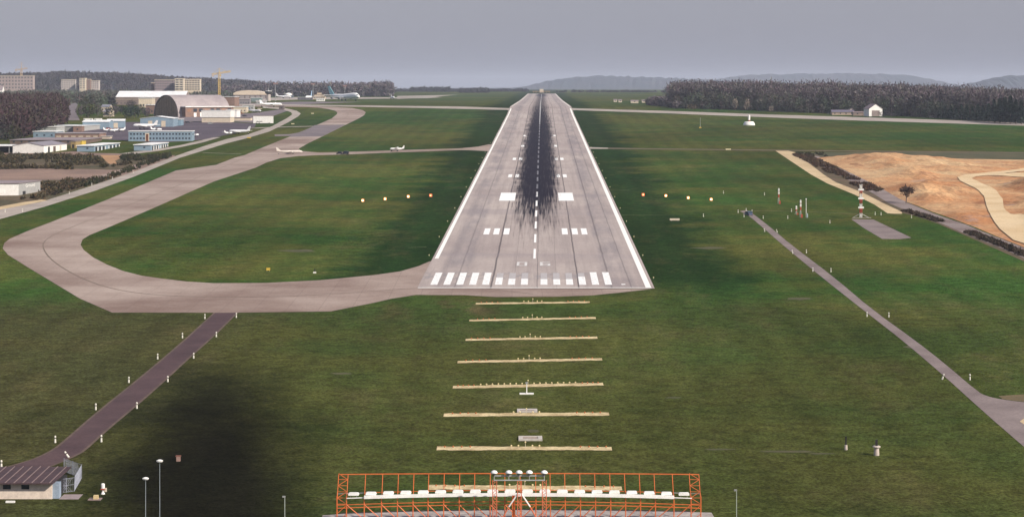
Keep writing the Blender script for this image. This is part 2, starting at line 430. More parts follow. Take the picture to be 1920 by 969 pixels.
GL = smooth_px([(1000, 552), (860, 535), (700, 546), (560, 556), (400, 558), (270, 553), (180, 535), (110, 500), (80, 470), (82, 448), (150, 420), (300, 362), (420, 313), (520, 270), (585, 250), (650, 222), (655, 210), (600, 203)], 3)
sheet('taxi_guide_line', strip_px(GL, .36), .09, YL)
sheet('taxi_guide_line', strip_px(smooth_px([(520, 285), (640, 287.5), (760, 283.2), (900, 277)], 2), .5), .09, YL)
# far cross taxiway left and right of the runway, right connector
sheet('taxiway', [(430, 194.4), (640, 197.6), (760, 199.0), (950, 203.0), (1000, 203.5), (1000, 207), (950, 206.5), (760, 202.2), (640, 200.2), (430, 196.8)], .05, PALE)
sheet('taxiway', [(1060, 205.0), (1085, 207.2), (1260, 213.2), (1570, 225.2), (1920, 236), (2200, 245), (2200, 239), (1920, 230), (1570, 218.8), (1260, 208.6), (1085, 203.6), (1060, 202.5)], .05, PALE)
# flare of the pavement where the far taxiway meets the runway
sheet('taxiway', [(950, 206.8), (985, 198), (1000, 196), (1030, 196), (1060, 199), (1080, 207.2)], .03, PALE)
sheet('narrow_road', [(1095, 275.8), (1130, 277.0), (1200, 278.3), (1460, 281.2), (1920, 285.5), (2200, 288), (2200, 291), (1920, 288), (1460, 283), (1200, 280.2), (1130, 279.6), (1095, 279.6)], .04,
      pave_mat('brown_track', (.13, .085, .06), (.085, .07, .04), .08, False))
sheet('narrow_road', [(1095, 276.1), (1140, 277.2), (1140, 279.4), (1095, 279.2)], .05, PALE)
# perimeter road on the left
road_up = [(-40, 403), (20, 392), (75, 380), (166, 350.5), (249.5, 323), (329, 293), (380, 274.5), (425, 262), (463, 255), (526, 236), (556, 218), (562, 212.5), (558, 208), (544, 204)]
road_lo = [(530, 206), (546, 212), (549, 216), (520, 232), (457, 252.5), (420, 262), (380, 276)]
sheet('perimeter_road', [(-60, 400), (0, 391.5), (75, 379.5), (166, 350.5), (249.5, 323), (329, 293), (380, 275), (425, 261), (463, 253), (510, 237), (537, 222.5), (548, 215), (546, 211), (530, 205.5), (500, 203), (500, 200.5),
                         (535, 203), (556, 208), (564, 213), (560, 218), (540, 230), (505, 247), (463, 259.5), (425, 269), (380, 283), (336.6, 296.5), (251, 331.6), (178, 358), (83, 388), (0, 411), (-60, 424)], .045, PALE)
sheet('dirt_track', [(-40, 392), (0, 387.5), (40, 380), (78, 374.5), (90, 376), (40, 386), (0, 393), (-40, 398)], .06, SAND)
# cross road from the apron to the taxiway
sheet('service_road', strip_px([(474, 241), (500, 239.5), (540, 238.2), (590, 237)], 9), .062, PALE)
sheet('service_road', [(218, 289), (260, 284), (300, 279), (340, 272), (400, 258), (414, 257.5), (380, 267.5), (340, 276), (300, 283), (260, 288), (240, 291)], .04, PALE)
sheet('service_road', strip_px([(380, 286.5), (420, 288), (452, 289)], 1.6), .04, PALE)
# apron areas
sheet('apron', [(130, 240), (180, 231), (240, 229), (337, 229), (440, 229.5), (480, 232.5), (478, 238), (462, 246), (425, 253), (385, 262), (357, 264), (300, 268), (200, 262), (120, 256)], .03, APRON)
sheet('apron', [(300, 220), (440, 214), (480, 212), (505, 208), (530, 205), (540, 208), (520, 215), (475, 231), (438, 228), (380, 228.5), (330, 229.0)], .025, PATCH)
sheet('apron', [(330, 200), (430, 196), (430, 190.8), (560, 187), (640, 186), (800, 184.6), (830, 182.6), (800, 181.3), (740, 183), (560, 182.4), (420, 185.5), (300, 196)], .03, PALE)
sheet('apron', [(400, 214), (440, 205), (560, 196.2), (680, 191.5), (560, 191), (430, 194.6), (380, 203)], .02, PATCH)
sheet('lane', [(120, 226), (122, 205), (132, 195), (142, 193), (146, 197), (142, 210), (150, 226)], .02, PATCH)
# rough ground by the sheds
sheet('scrub_ground', [(-40, 288), (60, 289), (200, 291), (330, 290.5), (318, 296), (262, 320), (240, 330), (180, 320), (60, 320), (-40, 321)], .02, SCRUBG)
sheet('dry_earth_yard', [(-40, 319), (60, 316.5), (150, 317), (215, 319), (252, 316), (290, 298), (318, 291), (330, 293), (300, 305), (258, 324), (220, 331), (150, 337), (60, 338), (-40, 339)], .035, DIRT)
sheet('scrub_ground', [(-40, 337), (100, 337), (170, 334), (235, 329), (247, 326), (164, 350), (75, 379), (0, 391), (-40, 395)], .028, SCRUBG)
sheet('dirt_track', strip_px([(100, 341), (160, 339), (185, 333.5), (240, 317), (300, 294.5)], [3, 3, 5, 5, 3]), .05, pave_mat('pinkish_track', (.36, .27, .22), (.27, .20, .17), .1, False))
sheet('dry_earth_yard', [(188, 291), (232, 291.5), (228, 297), (215, 302), (222, 307), (205, 308), (196, 300), (192, 296)], .045, pave_mat('orange_earth', (.42, .24, .12), (.30, .17, .09), .1, False))
sheet('dry_earth_yard', [(0, 286), (80, 288), (140, 284), (170, 287), (230, 288), (230, 292), (60, 292), (-40, 290), (-40, 284)], .04, DIRT)

# ---- paths in front
lpL = smooth_px([(-30, 886), (0, 880), (52, 865), (75, 857), (104, 842.5), (128, 823), (184, 773.6), (261, 712), (342, 643.6), (405, 585.5)], 1)
lpR = smooth_px([(444, 585.5), (397.5, 631), (348, 674.6), (308, 712), (252, 761), (199, 804.6), (162, 838.6), (146, 851), (104, 869.6), (77, 879), (40, 890), (-30, 905)], 1)
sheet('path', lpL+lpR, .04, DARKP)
EDGE = pave_mat('worn_path_edge', (.14, .095, .075), (.09, .065, .05), .3, False)
def offset_edge(pts, dx):
    w = [P(*p) for p in pts]; return w+[(x+dx, y) for x, y in w][::-1]
sheet('path_edge', offset_edge(lpL[2:], -.45), .05, EDGE, world=True); sheet('path_edge', offset_edge(lpR[:-2], .45), .05, EDGE, world=True)
rpL = [(1387, 396), (1405, 405), (1435, 431), (1466.7, 458.6), (1541, 520), (1617, 580), (1694.6, 640), (1769.5, 704), (1844, 771.6), (1920, 837.5), (2000, 905)]
rpR = [(2100, 905), (1995, 800), (2010, 770), (1985, 760), (1920, 754), (1874, 748), (1852, 743), (1835, 735.7), (1769.5, 680), (1715.6, 638), (1634.7, 580), (1564, 520), (1482.6, 458.6), (1443, 425), (1412, 401), (1400, 394)]
sheet('path', smooth_px(rpL, 1)+smooth_px(rpR, 1), .04, DARKP2)
sheet('dry_verge', [(1872, 742), (1920, 739), (2000, 742), (2010, 756), (1985, 759), (1920, 753), (1880, 748)], .03, pave_mat('dry_grass', (.16, .115, .06), (.10, .08, .04), .2, False))
sheet('sandy_patch', [(1912, 790), (1935, 775), (1975, 778), (1990, 800), (1960, 822)], .055, SAND)
THIN = pave_mat('thin_dry_grass', (.082, .074, .036), (.052, .054, .024), .35, False, 1.5, (.6, 1.3))
sheet('concrete_pad', [(1596, 411), (1638, 412), (1709, 446), (1687, 448.5), (1654, 448), (1620, 428)], .045, DARKP2)
sheet('sandy_track', [(1454, 283), (1490, 307), (1520, 327), (1551, 344), (1602, 365), (1640, 384), (1664, 400), (1678, 401), (1692, 401), (1690, 397), (1656, 381), (1619, 362), (1567, 342), (1545, 328), (1515, 305), (1485, 288.5), (1492, 286), (1478, 283)], .045, SAND)
sheet('foot_track', strip_px([(1412, 395), (1460, 396), (1530, 398), (1600, 401), (1690, 402.5)], .9), .035, pave_mat('worn_track', (.15, .12, .07), (.09, .08, .045), .3, False))
sheet('foot_track', strip_px([(1163, 403.3), (1190, 403.5), (1230, 403.7), (1265, 404)], .45), .035, MC.get('x') or pave_mat('worn_track_pale', (.22, .19, .11), (.10, .10, .05), .3, False))
sheet('foot_track', strip_px([(1140, 357), (1180, 357)], .8), .035, bpy.data.materials['worn_track_pale'])
sheet('foot_track', strip_px([(765, 464.5), (800, 463)], .4), .035, bpy.data.materials['worn_track_pale'])
random.seed(21)
for cx_, cy_, rx_, ry_ in ((1480, 846, 60, 2.6), (1350, 842, 34, 1.8), (1000, 808, 14, 3.0), (1540, 850, 26, 1.8), (1262, 745, 18, 1.6), (640, 700, 22, 2.), (1710, 650, 20, 3.), (560, 470, 40, 2.5), (1330, 465, 36, 2.2), (1500, 560, 30, 2.4)):
    pts = [P(cx_+rx_*math.cos(a*.3927)*random.uniform(.6, 1.1), cy_+ry_*math.sin(a*.3927)*random.uniform(.6, 1.1)) for a in range(16)]
    sheet('dry_patch', pts, .02, bpy.data.materials['trodden_grass'] if 0 else THIN, world=True)
# gravel beds of the approach lights
BEDS = [(568, 892, 1106, 2.2), (598.5, 880, 1117, -2.2), (635, 873, 1120, 0), (676, 858, 1129, 0), (723, 849, 1131, 0), (777, 832, 1142, 0), (840.5, 819, 1147, 0), (914.5, 803, 1166, 0)]
TILT = [3, 5, 4, 5, 6, 2, 0, -2]
for k, (py, x0, x1, _) in enumerate(BEDS):
    t = TILT[k]/2; Ym = P(960, py)[1]
    hw = 2.6*Ym/FPX*1.0 * (Ym/61.)*.86
    a, b = P(x0, py+t), P(x1, py-t); pts = []
    for i in range(25):
        f = i/24; pts.append((a[0]+(b[0]-a[0])*f, a[1]+(b[1]-a[1])*f-1.45+random.uniform(-.32, .32)))
    for i in range(24, -1, -1):
        f = i/24; pts.append((a[0]+(b[0]-a[0])*f, a[1]+(b[1]-a[1])*f+1.45+random.uniform(-.35, .35)))
    sheet('gravel_strip', pts, .05, GRAVEL, world=True)

# ================================================================== sand pit
def pit():
    q = NT('orange_sand'); p = q.pos()
    a = q.mix(q.rng(q.noise(p, .022, 6, .65), .38, .62), (.42, .195, .085), (.52, .345, .185))
    a = q.mix(q.rng(q.noise(p, .05, 6, .7, (1, .4, 1)), .56, .68, 0., .85), a, (.24, .10, .05))
    a = q.mix(q.rng(q.noise(p, .035, 5, .7, (1, .6, 1)), .60, .70, 0., .7), a, (.26, .22, .21))
    a = q.mix(q.rng(q.noise(p, .14, 5, .8, (1, .5, 1)), .55, .66, 0., .6), a, (.20, .11, .065))
    a = q.mix(1., a, q.gray(q.rng(q.noise(p, .6, 4, .7), .3, .7, .6, 1.3)), 'MULTIPLY')
    mt = q.done(a, .95, .05)
    poly = [(1530, 297), (1555, 294), (1590, 294), (1660, 293.5), (1750, 295), (1800, 298), (1920, 300), (2400, 306), (2400, 640), (2100, 560), (1990, 500), (1920, 464), (1880, 448), (1830, 427), (1790, 412), (1750, 398), (1720, 386), (1690, 375), (1650, 352), (1610, 332), (1570, 312)]
    W2 = [Vector(P(*p)) for p in poly]
    bm = bmesh.new()
    polyfill(bm, [(a.x, a.y) for a in W2])
    x0, x1 = min(a.x for a in W2), max(a.x for a in W2); y0, y1 = min(a.y for a in W2), max(a.y for a in W2)
    for i in range(1, int((x1-x0)/3)):
        bmesh.ops.bisect_plane(bm, geom=bm.verts[:]+bm.edges[:]+bm.faces[:], plane_co=(x0+i*3, 0, 0), plane_no=(1, 0, 0))
    for i in range(1, int((y1-y0)/5)):
        bmesh.ops.bisect_plane(bm, geom=bm.verts[:]+bm.edges[:]+bm.faces[:], plane_co=(0, y0+i*5, 0), plane_no=(0, 1, 0))
    from mathutils import noise as mn
    RDP = [Vector(P(*p)) for p in smooth_px([(1990, 315), (1920, 322), (1850, 328), (1808, 335), (1830, 346), (1856, 362), (1862, 385), (1876, 408), (1890, 430), (1920, 445), (1990, 455)], 2)]
    def dist(pt):
        d = 1e9
        for a, b in zip(W2, W2[1:]+W2[:1]):
            ab = b-a; t = max(0, min(1, (pt-a).dot(ab)/ab.length_squared)); d = min(d, (pt-(a+ab*t)).length)
        return d
    for v in bm.verts:
        x, y = v.co.x, v.co.y; d = min(1, dist(Vector((x, y)))/22)
        rd = min((Vector((x, y))-q_).length for q_ in RDP); fl = min(1, max(0, (rd-7)/14)); far_ = min(1, max(.42, (1130-y)/300))
        h = 3.4*(mn.noise(Vector((x*.018, y*.014, 1)))+.42)+1.9*mn.noise(Vector((x*.06, y*.035, 5)))+.9*mn.noise(Vector((x*.16, y*.09, 9)))
        v.co.z = zg(y)+.06+max(h, 0.0)*d*2.5*far_*(.10+.90*fl)+.3*d
        v.co.z += .0
    for f in bm.faces:
        f.normal_update()
        if f.normal.z < 0: f.normal_flip()
    me = bpy.data.meshes.new('sand_pit'); bm.to_mesh(me); me.materials.append(mt)
    from mathutils.bvhtree import BVHTree
    tree = BVHTree.FromBMesh(bm); bm.free()
    o = bpy.data.objects.new('sand_pit', me); COL.objects.link(o); o['kind'] = 'structure'
    def drape(name, pts, m, off):
        xy = pts; b2 = bmesh.new(); polyfill(b2, xy)
        xa, xb = min(a for a, b in xy), max(a for a, b in xy); ya, yb = min(b for a, b in xy), max(b for a, b in xy)
        for i in range(1, int((xb-xa)/2.5)+1): bmesh.ops.bisect_plane(b2, geom=b2.verts[:]+b2.edges[:]+b2.faces[:], plane_co=(xa+i*2.5, 0, 0), plane_no=(1, 0, 0))
        for i in range(1, int((yb-ya)/4.5)+1): bmesh.ops.bisect_plane(b2, geom=b2.verts[:]+b2.edges[:]+b2.faces[:], plane_co=(0, ya+i*4.5, 0), plane_no=(0, 1, 0))
        for v in b2.verts:
            h = tree.ray_cast(Vector((v.co.x, v.co.y, 300)), Vector((0, 0, -1)))[0]
            v.co.z = (h.z if h else zg(v.co.y))+off
        for f in b2.faces:
            f.normal_update()
            if f.normal.z < 0: f.normal_flip()
        me = bpy.data.meshes.new(name); b2.to_mesh(me); b2.free(); me.materials.append(m)
        o = bpy.data.objects.new(name, me); COL.objects.link(o); o['kind'] = 'structure'
    PS = pave_mat('pale_haul_road', (.66, .50, .30), (.56, .40, .22), .05, False)
    drape('haul_road', [P(*p) for p in [(1990, 311), (1920, 319), (1860, 326), (1810, 330), (1795, 334), (1800, 341), (1830, 357), (1845, 370), (1850, 390), (1858, 410), (1875, 432), (1900, 452), (1930, 462), (1990, 485), (1990, 412), (1930, 412), (1895, 406), (1882, 394), (1880, 376), (1868, 360), (1835, 343), (1822, 337), (1830, 333), (1870, 330), (1920, 325), (1990, 319)]], PS, .25)
    drape('haul_road', [P(*p) for p in [(1860, 328), (1990, 333), (1990, 338), (1910, 334), (1850, 331)]], PS, .22)
    return tree
PIT = pit()
GREYB = pave_mat('greyish_earth', (.27, .22, .20), (.17, .125, .11), .06, False)
sheet('dirt_track', strip_px([(1522, 293), (1541, 306), (1575, 322), (1611, 340), (1645, 358), (1684, 381), (1720, 396), (1752, 408), (1790, 421), (1820, 434), (1870, 454), (1920, 474), (2000, 508)], 7.5), .065, GREYB)
BROWNV = pave_mat('brown_verge', (.13, .085, .05), (.085, .07, .035), .08, False, .6)
sheet('brown_verge', [(1478, 286), (1530, 290), (1560, 300), (1600, 322), (1640, 345), (1690, 374), (1760, 404), (1830, 432), (1920, 470), (2100, 545), (2100, 600), (1990, 530), (1920, 490), (1870, 468), (1820, 446), (1760, 420), (1712, 404), (1690, 399), (1656, 381), (1619, 362), (1567, 342), (1545, 328), (1515, 305)], .03, BROWNV)
sheet('brown_verge', [(1478, 286), (1700, 285.5), (1920, 288.5), (2400, 294), (2400, 309), (1920, 303), (1800, 299), (1660, 296), (1540, 297), (1500, 293)], .025, pave_mat('rough_olive_ground', (.10, .085, .04), (.055, .06, .025), .06, False, .6))

# ================================================================== hills
HILLM = leaf_mat('far_woodland', (.030, .042, .052), (.050, .050, .060), sc=.004)
def hill(Y, prof, depth, m=HILLM, rough=5.):
    m_ = M(); nx = 90; ny = 9; px0, px1 = prof[0][0], prof[-1][0]
    X = np.array([p[0] for p in prof]); T = np.array([p[1] for p in prof]); vs = []
    for j in range(ny):
        s_ = j/(ny-1); yy = Y+depth*(s_-.35); sh = math.sin(math.pi*min(1, s_*1.4 if s_ < .357 else .5+(s_-.357)/1.286))
        for i in range(nx):
            px = px0+(px1-px0)*i/(nx-1); tp = np.interp(px, X, T)
            ztop = HC+(HORIZ-tp)*Y/FPX; g = zg(yy)-3
            h = (ztop-g)*max(0, sh)+(random.uniform(-rough, rough) if 0 < j < ny-1 else 0)
            vs.append(((px-960)*Y/FPX, yy+random.uniform(-1, 1)*depth*.01, g+max(h, 0)))
    m_.add(vs, [(j*nx+i, j*nx+i+1, (j+1)*nx+i+1, (j+1)*nx+i) for j in range(ny-1) for i in range(nx-1)])
    tag(m_.build('hill', m), kind='structure')
hill(13500, [(900, 168.5), (960, 166), (985, 162), (1010, 156), (1040, 150), (1080, 144.5), (1110, 143), (1180, 143.5), (1240, 146), (1300, 148), (1400, 152), (1480, 160), (1520, 168)], 1800)
hill(16000, [(1280, 160), (1330, 152), (1380, 143), (1420, 140), (1500, 138.5), (1620, 138), (1700, 140), (1730, 146), (1760, 154), (1800, 162), (1840, 168)], 2500)
hill(12500, [(1800, 166), (1840, 155), (1870, 147), (1900, 142), (1960, 140), (2100, 138)], 1500)
hill(21000, [(560, 168), (700, 165.8), (800, 165.5), (900, 164.5), (1000, 165.5), (1300, 163), (1900, 160), (2100, 160)], 1500)
hill(5000, [(-300, 158), (-60, 152), (60, 149), (130, 147.5), (230, 150), (280, 153), (350, 158), (430, 162), (500, 166), (600, 171)], 900, rough=.8)

# ================================================================== vegetation
def tris_mesh(name, V, F, m, parent=None):
    me = bpy.data.meshes.new(name); k = F.shape[1]
    me.vertices.add(len(V)); me.vertices.foreach_set('co', V.astype(np.float32).ravel())
    me.loops.add(F.size); me.loops.foreach_set('vertex_index', F.astype(np.int32).ravel())
    me.polygons.add(len(F)); me.polygons.foreach_set('loop_start', np.arange(0, F.size, k, dtype=np.int32))
    me.polygons.foreach_set('loop_total', np.full(len(F), k, np.int32))
    me.update(calc_edges=True); me.materials.append(m)
    o = bpy.data.objects.new(name, me); COL.objects.link(o)
    if parent: o.parent = parent
    return o
def crown_pts(cx, cy, cz, rx, rz, n, size, twig=False, cone=False):
    """n leaf clumps/twigs per tree (vectorised over trees); returns V,F of quads"""
    T = len(cx); N = T*n
    d = rng.normal(size=(N, 3)); d /= np.linalg.norm(d, axis=1)[:, None]
    r = rng.uniform(.25, 1, N)**.45
    # lumpy outline
    ph = np.repeat(rng.uniform(0, 6.28, (T, 3)), n, 0)
    lump = 1+.22*np.sin(3*np.arctan2(d[:, 1], d[:, 0])+ph[:, 0])+.18*np.sin(4*d[:, 2]+ph[:, 1])
    rr = (r*lump)[:, None]
    C = np.stack([np.repeat(cx, n), np.repeat(cy, n), np.repeat(cz, n)], 1)
    RX, RZ = np.repeat(rx, n), np.repeat(rz, n)
    if cone:
        t = rng.uniform(0, 1, N)**.8; a = rng.uniform(0, 6.283, N); q = (1-t)*rng.uniform(.5, 1.05, N)*RX
        pos = C+np.stack([np.cos(a)*q, np.sin(a)*q, (t*2-1)*RZ], 1); d = np.stack([np.cos(a), np.sin(a), -.35+0*a], 1)
    else:
        pos = C+d*rr*np.stack([RX, RX, RZ], 1)
    s = size*rng.uniform(.6, 1.4, N)
    if twig:
        ax = d+np.array([0, 0, .4])+rng.normal(size=(N, 3))*.7; ax /= np.linalg.norm(ax, axis=1)[:, None]
        si = np.cross(ax, rng.normal(size=(N, 3))); si /= np.linalg.norm(si, axis=1)[:, None]
        A = ax*(s*1.5)[:, None]; B = si*(s*.42)[:, None]
    else:
        A = rng.normal(size=(N, 3)); A /= np.linalg.norm(A, axis=1)[:, None]
        B = np.cross(A, rng.normal(size=(N, 3))); B /= np.linalg.norm(B, axis=1)[:, None]
        A *= s[:, None]; B *= s[:, None]*.8
    V = np.stack([pos-A-B, pos+A-B*.6, pos+A*.8+B, pos-A*.7+B*.9], 1).reshape(-1, 3)
    F = np.arange(N*4).reshape(-1, 4); return V, F
def trunks(x, y, z, h, r):
    T = len(x); a = rng.uniform(0, 6.28, T); V = np.zeros((T, 6, 3))
    lx, ly = rng.normal(0, .02, T)*h, rng.normal(0, .02, T)*h
    for i in range(3):
        c, s_ = np.cos(a+i*2.094), np.sin(a+i*2.094)
        V[:, i] = np.stack([x+c*r, y+s_*r, z-.5], 1); V[:, i+3] = np.stack([x+lx+c*r*.3, y+ly+s_*r*.3, z+h], 1)
    base = (np.arange(T)*6)[:, None]
    F = np.concatenate([base+np.array([[0, 1, 4, 3]]), base+np.array([[1, 2, 5, 4]]), base+np.array([[2, 0, 3, 5]])])
    return V.reshape(-1, 3), F
def merge(parts):
    Vs, Fs, o = [], [], 0
    for V, F in parts: Vs.append(V); Fs.append(F+o); o += len(V)
    return np.concatenate(Vs), np.concatenate(Fs)
def inpoly(x, y, poly):
    c = np.zeros(len(x), bool); n = len(poly)
    for i in range(n):
        (xi, yi), (xj, yj) = poly[i], poly[i-1]
        c ^= ((yi > y) != (yj > y)) & (x < (xj-xi)*(y-yi)/((yj-yi) or 1e-9)+xi)
    return c
def scatter(poly, spacing):
    xs = [p[0] for p in poly]; ys = [p[1] for p in poly]
    n = int((max(xs)-min(xs))*(max(ys)-min(ys))/spacing**2)
    x = rng.uniform(min(xs), max(xs), n); y = rng.uniform(min(ys), max(ys), n); k = inpoly(x, y, poly); return x[k], y[k]
def wood(name, label, poly, spacing, h, m, n=70, size=.9, cb=.35, wid=.26, zf=None, twig=True, cone=False, trunk=True, gap=None):
    x, y = scatter(poly, spacing)
    if gap:
        k = np.array([mnoise.noise(Vector((a*gap[1], b*gap[1]*.6, 3.3))) > gap[0] for a, b in zip(x, y)], bool); x, y = x[k], y[k]
    H = rng.uniform(h[0], h[1], len(x))
    z = zgn(y) if zf is None else zf(x, y)
    rz = H*(1-cb)/2; cz = z+H*cb+rz; rx = H*wid*rng.uniform(.75, 1.25, len(x))
    parts = [crown_pts(x, y, cz, rx, rz, n, size, twig, cone)]
    if trunk: parts.append(trunks(x, y, z, H*.8, H*.014))
    V, F = merge(parts); o = tris_mesh(name, V, F, m)
    return tag(o, label, 'woodland', kind='stuff')
WOODM = leaf_mat('bare_purplish_twigs', (.120, .084, .098), (.088, .078, .082), (.11, .11, .08), .07)
WOODG = leaf_mat('mixed_wood_green', (.075, .090, .058), (.095, .070, .066), (.05, .075, .05), .07)
DARKG = leaf_mat('dark_conifer_green', (.018, .032, .022), (.028, .04, .028), (.015, .02, .025), .08)
REDB = leaf_mat('red_brown_scrub', (.075, .042, .030), (.055, .045, .025), (.10, .06, .035), .08)
OLIVE = leaf_mat('olive_bush_leaves', (.035, .042, .018), (.055, .045, .022), (.02, .025, .012), .12)
PALEB = leaf_mat('pale_blossom_twigs', (.30, .24, .19), (.22, .18, .14), (.36, .30, .24), .2)
FARD = leaf_mat('distant_dark_trees', (.022, .024, .026), (.035, .030, .034), (.03, .035, .025), .02)
BARK = mat('bark', (.16, .12, .10), .9, (.09, .07, .06), 2.)

# the long wood on the right
fe = [(1260, 203.5), (1290, 204.5), (1400, 207.5), (1550, 213.5), (1700, 219), (1800, 224.5), (1920, 232), (2150, 243)]
front = [P(*p) for p in fe]
back = [(x*1.09, y+190) for x, y in front][::-1]
def band(f0, f1): return [(x*(1+f0*.09/190), y+f0) for x, y in front]+[(x*(1+f1*.09/190), y+f1) for x, y in front][::-1]
wood('bare_wood', 'long bare purplish deciduous wood along the right horizon', band(25, 190), 7.4, (20.5, 26), WOODM, 210, .70, .28, .34)
wood('mixed_wood_edge', 'lower mixed green and brown trees along the front of the right wood', band(6, 40), 7., (9, 18), WOODG, 170, .6, .05, .38)
wood('wood_undergrowth', 'dark low undergrowth at the foot of the right wood', band(2, 16), 4.6, (2, 5.5), WOODG, 45, .7, .0, .5, trunk=False)
# slender pale trunks at the wood's edge
PT = mat('pale_trunk_bark', (.30, .25, .22), .9)
for i, px in enumerate((1672, 1684, 1697, 1709, 1721, 1733, 1752, 1771)):
    x, y = P(px, 217.5+i*.3); h = random.uniform(13, 18)
    t = thing('bare_tree', 'slender pale trunked bare tree at the wood edge, %s from the white gable house' % ('first second third fourth fifth sixth seventh eighth'.split()[i]), 'tree', x, y, 0, 'pale trunked trees at the wood edge')
    m = M().tube((0, 0, -.3), (random.uniform(-.4, .4), 0, h), .32, .1, 6)
    for k in range(9):
        zz = h*random.uniform(.45, .95); a = random.uniform(0, 6.28); l = random.uniform(1.2, 2.8)
        m.tube((0, 0, zz), (math.cos(a)*l, math.sin(a)*l, zz+l*1.1), .09, .03, 4)
    m.build('trunk', PT, t)
    V, F = crown_pts(np.array([0.]), np.array([0.]), np.array([h*.78]), np.array([2.2]), np.array([h*.27]), 120, .55, True)
    tris_mesh('crown', V, F, WOODM, t)
def conifer(px, py, h, label, group, w=.24, m=None):
    x, y = P(px, py); t = thing('conifer_tree', label, 'tree', x, y, 0, group)
    M().tube((0, 0, -.3), (0, 0, h*.9), h*.02, h*.006, 6).build('trunk', BARK, t)
    V, F = crown_pts(np.array([0.]), np.array([0.]), np.array([h*.54]), np.array([h*w]), np.array([h*.47]), 420, h*.05, False, True)
    tris_mesh('crown', V, F, m or DARKG, t); return t
def leafy(px, py, h, label, m=None, name='bushy_tree', group=None, wid=.42, twig=False, cb=.12, n=320, size=None):
    x, y = P(px, py); t = thing(name, label, 'tree', x, y, 0, group)
    mm = M().tube((0, 0, -.3), (0, 0, h*.75), h*.03, h*.01, 6)
    for k in range(6):
        a = k*1.05+random.random(); zz = h*random.uniform(.25, .5); mm.tube((0, 0, zz), (math.cos(a)*h*wid*.6, math.sin(a)*h*wid*.6, zz+h*.3), h*.014, h*.005, 5)
    mm.build('trunk', BARK, t)
    V, F = crown_pts(np.zeros(1), np.zeros(1), np.array([h*(cb+(1-cb)/2)]), np.array([h*wid]), np.array([h*(1-cb)/2]), n, size or h*.05, twig)
    tris_mesh('crown', V, F, m or OLIVE, t); return t
NUM = ['first', 'second', 'third', 'fourth', 'fifth', 'sixth', 'seventh', 'eighth', 'ninth', 'tenth', 'eleventh', 'twelfth', 'thirteenth', 'fourteenth', 'fifteenth', 'sixteenth', 'seventeenth', 'eighteenth', 'nineteenth', 'twentieth']
for i in range(16):
    px = 1762+i*10.2; h = (9, 10, 11, 10, 12, 12, 11, 13, 12, 14, 17, 18, 19, 20, 18, 17)[i]
    conifer(px, 222.5+i*.75, h*1.05, '%s from the left in the dark conifer row on the right before the bare wood' % NUM[i], 'dark conifers before the right wood', .28)
leafy(1378, 206.5, 10, 'pale blossoming shrub standing left at the front of the right wood', PALEB, 'flowering_tree', 'pale shrubs at the wood', .30, True)
leafy(1400, 207.5, 10, 'pale blossoming shrub just right of another at the front of the right wood', PALEB, 'flowering_tree', 'pale shrubs at the wood', .25, True)
leafy(1446, 209.8, 5, 'small pale bush beside the road behind the white beacon cabin', PALEB, 'bush', None, .5, True)
leafy(1300, 207, 6, 'brown rounded bush at the left end of the right wood', REDB, 'bush', None, .9)
leafy(1672, 220.5, 5, 'dark spreading bush between farmhouse and road', FARD, 'bush', None, 1.5)
leafy(1655, 219.8, 4.5, 'small dark bush right beside the gabled farmhouse', FARD, 'bush', None, 1.0)
wood('brown_thicket', 'purplish brown thicket in front of the far end of the right wood', [P(1212, 198), P(1262, 205), P(1275, 206), P(1262, 192), P(1225, 192)], 6, (4, 8), WOODM, 60, .8, .1, .4)

# the wood on the left
wood('bare_wood', 'dense dark reddish brown bare wood at the left edge', [P(-90, 262), P(40, 262), P(88, 250), P(118, 240), P(122, 225), P(112, 213), P(105, 209), P(-90, 209)], 5.2, (14, 18.5), leaf_mat('dark_reddish_twigs', (.066, .034, .038), (.050, .032, .032), (.045, .05, .022), .03), 90, .9, .15, .26)
for i, (px, py, h, l) in enumerate([(12, 262, 11, 'olive bushy tree at the foot of the left wood, near the left edge'), (30, 264, 9, 'low olive tree just in front of the left wood, behind the white hangar'),
        (52, 250, 10, 'dark olive tree between the left wood and the small blue roofed shed'), (70, 246, 11, 'olive tree behind the blue roofed shed at the left wood'), (88, 240, 10, 'green tree at the right corner of the left wood'),
        (100, 236, 9, 'rounded green tree behind the long white roofed shed'), (-10, 268, 10, 'olive tree cut by the left edge of the picture behind the white hangar')]):
    leafy(px, py, h, l, OLIVE if i % 2 else WOODG, wid=.5)
for i, (px, py, h, l) in enumerate([(28, 260, 10, 'dark conifer in front of the left wood behind the white hangar'), (44, 258, 9, 'short dark conifer left of the small blue roofed shed'), (108, 240, 9, 'dark conifer at the right end of the left wood')]):
    conifer(px, py, h, l, None, .32)
conifer(44, 178, 34, 'tall dark conifer rising before the left apartment block', None, .24)
conifer(90, 180, 20, 'dark conifer between the two apartment blocks on the left hill', None, .35)
conifer(4, 182, 20, 'dark conifer at the far left edge before the apartments', None, .3)

